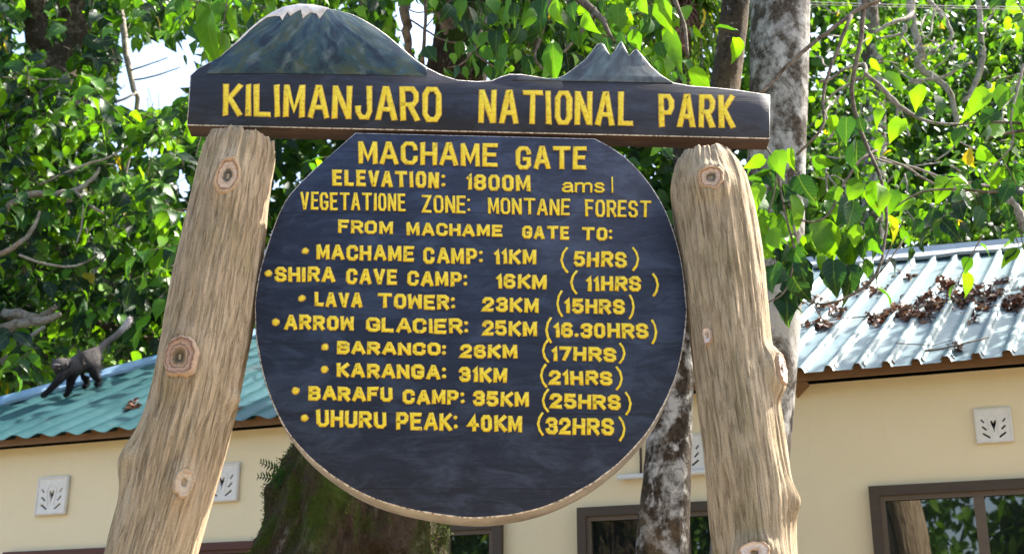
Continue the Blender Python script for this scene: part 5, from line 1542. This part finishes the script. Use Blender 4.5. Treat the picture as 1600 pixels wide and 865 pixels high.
B_ = [((0, 85), (50, 132), .9), ((62, 145), (140, 222), .75, .7), ((215, 195), (205, 288), .8, .9), ((270, 240), (302, 305), .2, 1.0), ((225, 285), (230, 355), .1, 1.1), ((505, 230), (398, 297), .86, .62), ((555, 195), (560, 305), .6, .8), ((590, 275), (590, 355), .4), ((545, 308), (460, 365), .3), ((490, 360), (490, 432), .35), ((540, 360), (530, 430), .9), ((240, 410), (240, 485), .96), ((415, 465), (420, 552), 1.0, .7), ((530, 540), (536, 638), .8, .85), ((600, 535), (612, 645), .15, .8), ((485, 535), (468, 605), .65), ((385, 375), (358, 445), .4), ((300, 585), (290, 685), .8), ((15, 610), (30, 725), .9, .9), ((80, 635), (70, 725), .9), ((190, 675), (75, 722), .75, .6), ((195, 688), (105, 745), .9, .5), ((58, 752), (132, 845), .985, .6),
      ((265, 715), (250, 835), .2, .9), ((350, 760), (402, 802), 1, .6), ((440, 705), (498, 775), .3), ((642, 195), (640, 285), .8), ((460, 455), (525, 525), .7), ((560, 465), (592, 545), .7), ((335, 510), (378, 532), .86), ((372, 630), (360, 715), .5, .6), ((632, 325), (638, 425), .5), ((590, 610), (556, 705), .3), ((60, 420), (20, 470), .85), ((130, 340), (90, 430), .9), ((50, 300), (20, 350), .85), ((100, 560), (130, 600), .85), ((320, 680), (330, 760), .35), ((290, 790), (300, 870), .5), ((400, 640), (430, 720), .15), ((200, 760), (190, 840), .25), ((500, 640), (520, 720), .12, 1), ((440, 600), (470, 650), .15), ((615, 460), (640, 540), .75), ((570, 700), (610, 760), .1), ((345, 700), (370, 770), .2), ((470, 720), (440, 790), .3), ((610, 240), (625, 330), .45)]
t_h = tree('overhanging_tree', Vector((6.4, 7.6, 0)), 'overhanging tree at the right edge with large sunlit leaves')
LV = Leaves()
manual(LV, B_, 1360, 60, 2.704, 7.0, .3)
mb = MB()
for bx, by, n_ in ((1700, 120, 16), (1700, 260, 16), (1760, 200, 18), (1690, 30, 10), (1560, 335, 7), (1480, 345, 6), (1600, 60, 3)):
    spray(LV, mb, at(bx, by, 7.3), (.28, .3, .26), n_, .13, .085, (.2, .45), (.1, .9), .7)
for bx, by, Yb, n_ in ((1720, 120, 9.8, 26), (1850, 60, 10.2, 26), (1700, -20, 10.4, 20), (1950, 160, 9.6, 24), (1780, 220, 9.4, 20)):  # crown added out of view at the right to dapple the pale roof
    spray(LV, None, at(bx, by, Yb), (.6, .6, .5), n_, .15)
branches(mb, [[(2400, 250, 7.6, .10), (2050, 200, 7.4, .07), (1800, 190, 7.2, .04), (1660, 200, 7.1, .02), (1590, 205, 7.0, .010), (1545, 215, 7.0, .006)], [(1800, 190, 7.2, .03), (1700, 280, 7.1, .015), (1600, 300, 7.0, .009), (1500, 296, 7.0, .007), (1440, 300, 7.0, .006), (1390, 330, 7.0, .004)], [(1660, 200, 7.1, .012), (1560, 190, 7.0, .007), (1490, 196, 7.0, .005)]], 6)
rows = [(Vector((6.4, 7.6, -.1)), .22), (Vector((6.3, 7.6, 1.5)), .17), (Vector(at(2400, 250, 7.6)), .14), (Vector(at(2420, -200, 7.6)), .1)]
trunk_mesh('trunk', rows, M['dark_bark'], t_h, 20, 50, .1, 2)
mb.build('branch', M['twig'], t_h)
LV.build('foliage', M['leaf'], t_h)

# --- palm between the header's right peak and the pale trunk
pc = at(1072, -12, 12.5)
t_p = tree('palm_tree', Vector((pc.x + .2, 14.6, 0)), 'feather palm with drooping fronds behind the right end of the header board')
rows = [(Vector((pc.x + .25, 15.3, float(ground_z(0, 15)) - .1)), .17), (Vector((pc.x + .22, 15.0, 3.0)), .14), (Vector((pc.x + .12, 14.0, pc.z - 1.2)), .13), (pc, .12)]
trunk_mesh('trunk', rows, M['dark_bark'], t_p, 18, 60, .1, 2)
def frond(end, mid, mat, tone, nm, ll=.34):
    LV = Leaves(); mb = MB()
    a, m_, b = np.array(pc), np.array(mid), np.array(end)
    pts = [(1 - q) ** 2 * a + 2 * q * (1 - q) * m_ + q * q * b for q in np.linspace(0, 1, 30)]
    mb.tube(pts, list(np.linspace(.018, .004, 30)), 5)
    for i in range(3, 30):
        t_ = norm(np.array(pts[min(i + 1, 29)]) - np.array(pts[i - 1]))
        sd = norm(np.cross(t_, UP) + 1e-6)
        for s in (1, -1):
            T = norm(t_ * .55 + sd * s * .8 + np.array([0, 0, -.55]) + rng.normal(size=3) * .12)
            LV.add([pts[i]], [T], [norm(UP + rng.normal(size=3) * .4)], ll * (1 - .55 * i / 30) * random.uniform(.8, 1.1), .17, np.clip(tone + random.uniform(-.2, .2), 0, 1), 2.5)
    f = LV.build('frond', mat, t_p)
    mb.build('stalk', M['twig'], f)
for (ex_, ey_, mx, my, mt, tn, lb) in ((1125, 110, 1118, 10, 'palm', .7, 0), (1098, 135, 1100, 20, 'palm', .6, 0), (1140, 70, 1128, -10, 'palm', .55, 0), (1075, 150, 1085, 40, 'palm', .5, 0), (1160, 30, 1130, -50, 'palm', .4, 0), (1060, 75, 1068, 20, 'dry_leaf', .6, 1), (1085, 60, 1082, 10, 'dry_leaf', .7, 1), (1045, 50, 1055, 0, 'dry_leaf', .5, 1), (1010, 30, 1030, -60, 'palm', .5, 0), (1130, -90, 1110, -90, 'palm', .6, 0), (1000, -100, 1030, -120, 'palm', .5, 0)):
    frond(at(ex_, ey_, 12.3 + random.uniform(-.4, .4)), at(mx, my, 12.3), M[mt], tn, lb)

# --- the forest farther off: one leafy mass with gaps of sky
LV = Leaves()
n_ = 85000
x_ = rng.uniform(-420, 2020, n_); y_ = rng.uniform(-160, 690, n_); Yd = rng.uniform(19, 29, n_)
keep = fbm(x_ * .012, y_ * .012, Yd * .3, 4) + 0.12 * (y_ > 250) + 0.04 * (x_ > 700) > 0.36
x_, y_, Yd = x_[keep], y_[keep], Yd[keep]
P = np.array([list(at(a, b, c)) for a, b, c in zip(x_, y_, Yd)])
ok = ~in_gap(P, 0)
P = P[ok]
n_ = len(P)
tone = np.clip(fbm(P[:, 0] * .8, P[:, 1] * .5, P[:, 2] * .8, 3) * 1.5 - .42 + rng.normal(size=n_) * .15, 0, 1)
LV.add(P, norm(rnd(n_) * .7 + np.array([0, 0, -.7])), norm(UP * .5 + rnd(n_) * .6), rng.uniform(.20, .42, n_), rng.uniform(.6, .9, n_), tone)
tag(LV.build('forest', M['leaf_far'], near=False), 'far green forest seen through the nearer trees', 'forest', kind='stuff')
mb = MB()
# --- woodland on the viewer's side of the clearing, mirrored in the window panes
LV = Leaves(); mb = MB()
for k in range(16):
    x0 = -28 + k * 2.7 + random.uniform(-.8, .8); y0 = -9 - random.uniform(0, 4)
    mb.tube([(x0, y0, -.1), (x0 + .1, y0, 2.5), (x0 - .1, y0, 6)], [.25, .18, .1], 10)
    for q in range(15):
        c0 = (x0 + random.uniform(-1.4, 1.4), y0 + random.uniform(-1, 1), random.uniform(2.6, 9.0))
        n2 = 240
        u = norm(rnd(n2)) * rng.random((n2, 1)) ** .4
        LV.add(np.array(c0) + u * np.array([1.1, 1.0, .8]), norm(rnd(n2) * .6 + np.array([0, 0, -.6])), norm(UP * .6 + rnd(n2) * .6), rng.uniform(.22, .40, n2), .8, rng.uniform(.2, .95, n2))
rw = np.random.default_rng(5)
n2 = 26000
P = np.stack([rw.uniform(-42, 16, n2), rw.uniform(-22, -15, n2), rw.uniform(.5, 13, n2) ], 1)
P = P[P[:, 2] < 8 + 5 * fbm(P[:, 0] * .35, P[:, 0] * 0, 0, 3)]
n2 = len(P)
LV.add(P, norm(rw.normal(size=(n2, 3)) * .6 + np.array([0, 0, -.6])), norm(UP * .6 + rw.normal(size=(n2, 3)) * .6), rw.uniform(.3, .55, n2), .8, rw.uniform(.1, .9, n2))
wl = tag(LV.build('woodland', M['leaf_far'], near=False), 'leafy woodland mirrored in the window glass', 'woodland', kind='stuff')
wl.data.materials.append(M['dark_bark'])
mb.build('trunks', M['dark_bark'], wl)
# ------------------------------------------------------------------ the monkey walking down the hip of the roof
def hip_at(px):
    y = 640 - .27 * px
    return rp(px, y, RIB_H + .05)
def mk(px, py, off=0.0):
    Yb = hip_at(px).y - 0.03
    return at(px, py, Yb + off)
SK = [  # px, py, depth offset, radius px
 (147, 561, 0, 15.5), (126, 564, 0, 20), (109, 570, 0, 17.5), (101, 570, -.03, 10), (93, 570, -.05, 12.5), (87, 581, -.085, 8.0),
 (154, 547, 0, 4.2), (166, 534, 0, 3.2), (183, 522, 0, 3.0), (195, 510, 0, 3.4), (201, 502, 0, 4.2), (204, 494, 0, 3.6),
 (101, 583, -.07, 8), (88, 598, -.08, 4.6), (74, 612, -.07, 3.2), (64, 620, -.075, 3.0),
 (112, 586, .04, 7.5), (109, 602, .04, 4.8), (107, 613, .04, 3.4), (100, 619, .03, 2.8),
 (151, 571, -.06, 10), (144, 586, -.09, 6.6), (156, 594, -.06, 3.8), (148, 603, -.075, 3.2),
 (139, 572, .06, 9.5), (129, 588, .05, 5.8), (138, 597, .06, 3.6), (129, 607, .045, 3.0)]
ED = [(0, 1), (1, 2), (2, 3), (3, 4), (4, 5), (0, 6), (6, 7), (7, 8), (8, 9), (9, 10), (10, 11), (2, 12), (12, 13), (13, 14), (14, 15), (2, 16), (16, 17), (17, 18), (18, 19), (0, 20), (20, 21), (21, 22), (22, 23), (0, 24), (24, 25), (25, 26), (26, 27)]
MP = hip_at(110).y / FPX / .96
base = hip_at(118)
monkey = empty('grey_monkey', base, 'dark grey monkey walking down the roof hip with its long tail raised', 'monkey')
pts = [mk(x, y, o) for x, y, o, r in SK]
me = bpy.data.meshes.new('tmp')
me.from_pydata([tuple(p) for p in pts], ED, [])
o = bpy.data.objects.new('tmp', me); COL.objects.link(o)
md = o.modifiers.new('s', 'SKIN'); md.use_smooth_shade = True; md.branch_smoothing = .6
for v, (x, y, of, r) in zip(me.skin_vertices[0].data, SK):
    v.radius = (r * MP * 1.42, r * MP * 1.42)
    v.use_root = False
me.skin_vertices[0].data[0].use_root = True
sb = o.modifiers.new('u', 'SUBSURF'); sb.levels = 2; sb.render_levels = 2
bpy.context.view_layer.update()
bme = bpy.data.meshes.new_from_object(o.evaluated_get(bpy.context.evaluated_depsgraph_get()))
bpy.data.objects.remove(o)
bme.name = 'body'
V = np.array([list(v.co) for v in bme.vertices])
ev = np.array([list(e.vertices) for e in bme.edges])
for _ in range(5):
    acc = np.zeros_like(V); cnt = np.zeros(len(V))
    np.add.at(acc, ev[:, 0], V[ev[:, 1]]); np.add.at(acc, ev[:, 1], V[ev[:, 0]])
    np.add.at(cnt, ev.ravel(), 1)
    V = 0.5 * V + 0.5 * acc / cnt[:, None]
bme.vertices.foreach_set('co', V.astype(np.float32).ravel()); bme.update()
SKP = np.array([list(p) for p in pts])
near_i = np.argmin(np.linalg.norm(V[:, None] - SKP[None], axis=2) / (np.array([s[3] for s in SK]) ** .5)[None], axis=1)
base_col = {}
for i in range(len(SK)):
    if i in (0, 1, 2): c = (.075, .066, .062)
    elif i in (3, 4): c = (.075, .067, .063)
    elif i == 5: c = (.030, .026, .026)
    elif i in (6, 7, 8): c = (.13, .115, .11)
    elif i in (9, 10, 11): c = (.36, .32, .32)
    else: c = (.008, .0075, .009)
    base_col[i] = c
Cc = np.array([base_col[i] for i in near_i])
for _ in range(6):                                       # soften the borders between the coat's patches
    acc = Cc.copy(); cnt = np.ones(len(Cc))
    for e in bme.edges:
        a, b = e.vertices
        acc[a] += Cc[b]; acc[b] += Cc[a]; cnt[a] += 1; cnt[b] += 1
    Cc = acc / cnt[:, None]
at_ = bme.attributes.new('coat', 'FLOAT_COLOR', 'POINT')
at_.data.foreach_set('color', np.concatenate([Cc, np.ones((len(Cc), 1))], 1).astype(np.float32).ravel())
m = MT('monkey_coat')
cA = m.n('ShaderNodeAttribute', attribute_name='coat').outputs['Color']
nz = m.noise(m.coord('Object', (1, 1, 1)), 60.0, 4, .7)
m.pbr(m.mix(.6, cA, m.ramp(nz, [(.3, .5), (.7, 1.5)]), 'MULTIPLY'), .85, .2, normal=m.bump(nz, .8, .012))
M['coat'] = m.m
body = link('body', bme, M['coat'], monkey)
# coat: short hair blades over the body
nv = np.array([list(v.normal) for v in bme.vertices])
pick = rng.choice(np.where(near_i != 5)[0], 5200)
P = V[pick] + rnd(len(pick)) * .006
flow = norm(np.array(pts[0]) - np.array(pts[2]))
T = norm(nv[pick] * .55 + flow * .8 + np.array([0, 0, -.35]) + rnd(len(pick)) * .25)
S_ = norm(np.cross(T, nv[pick] + 1e-3))
Lh = rng.uniform(.02, .042, (len(pick), 1)) * np.where(np.isin(near_i[pick], (0, 1, 2, 3, 20, 24)), 1.0, .55)[:, None]
hv = np.stack([P - S_ * .0022, P + S_ * .0022, P + T * Lh], 1).reshape(-1, 3)
hf = np.arange(len(hv)).reshape(-1, 3)
hc = np.repeat(np.concatenate([Cc[pick] * rng.uniform(.7, 1.7, (len(pick), 1)), np.ones((len(pick), 1))], 1), 3, 0)
link('fur', mesh('fur', hv, hf, False, None, {'coat': hc}), M['coat'], body)
# face: pale muzzle patch, eyes, ears
def ball(c, r, name, mat, par, sc=(1, 1, 1)):
    bm = bmesh.new(); bmesh.ops.create_icosphere(bm, subdivisions=2, radius=r)
    for v in bm.verts: v.co = Vector((v.co.x * sc[0], v.co.y * sc[1], v.co.z * sc[2])) + Vector(c)
    me_ = bpy.data.meshes.new(name); bm.to_mesh(me_); bm.free()
    for p in me_.polygons: p.use_smooth = True
    return link(name, me_, mat, par)
m = MT('dark_eye'); m.pbr((.02, .012, .006), .15, .6); M['eye'] = m.m
m = MT('ear_skin'); m.pbr((.05, .04, .04), .8); M['ear'] = m.m
for x, y, of in ((85.0, 573.5, -.135), (91.5, 575.5, -.15)):
    ball(mk(x, y, of), 1.6 * MP, 'eye', M['eye'], body)
m = MT('pale_face_hair'); m.pbr((.24, .22, .21), .9); M['brow'] = m.m
ball(mk(88.5, 569.5, -.135), 2.2 * MP, 'brow', M['brow'], body, (2.6, .6, .7))
for x, y, of in ((104, 569, -.12), (83, 563, .0)):
    ball(mk(x, y, of), 3.6 * MP, 'ear', M['ear'], body, (.6, .5, 1))
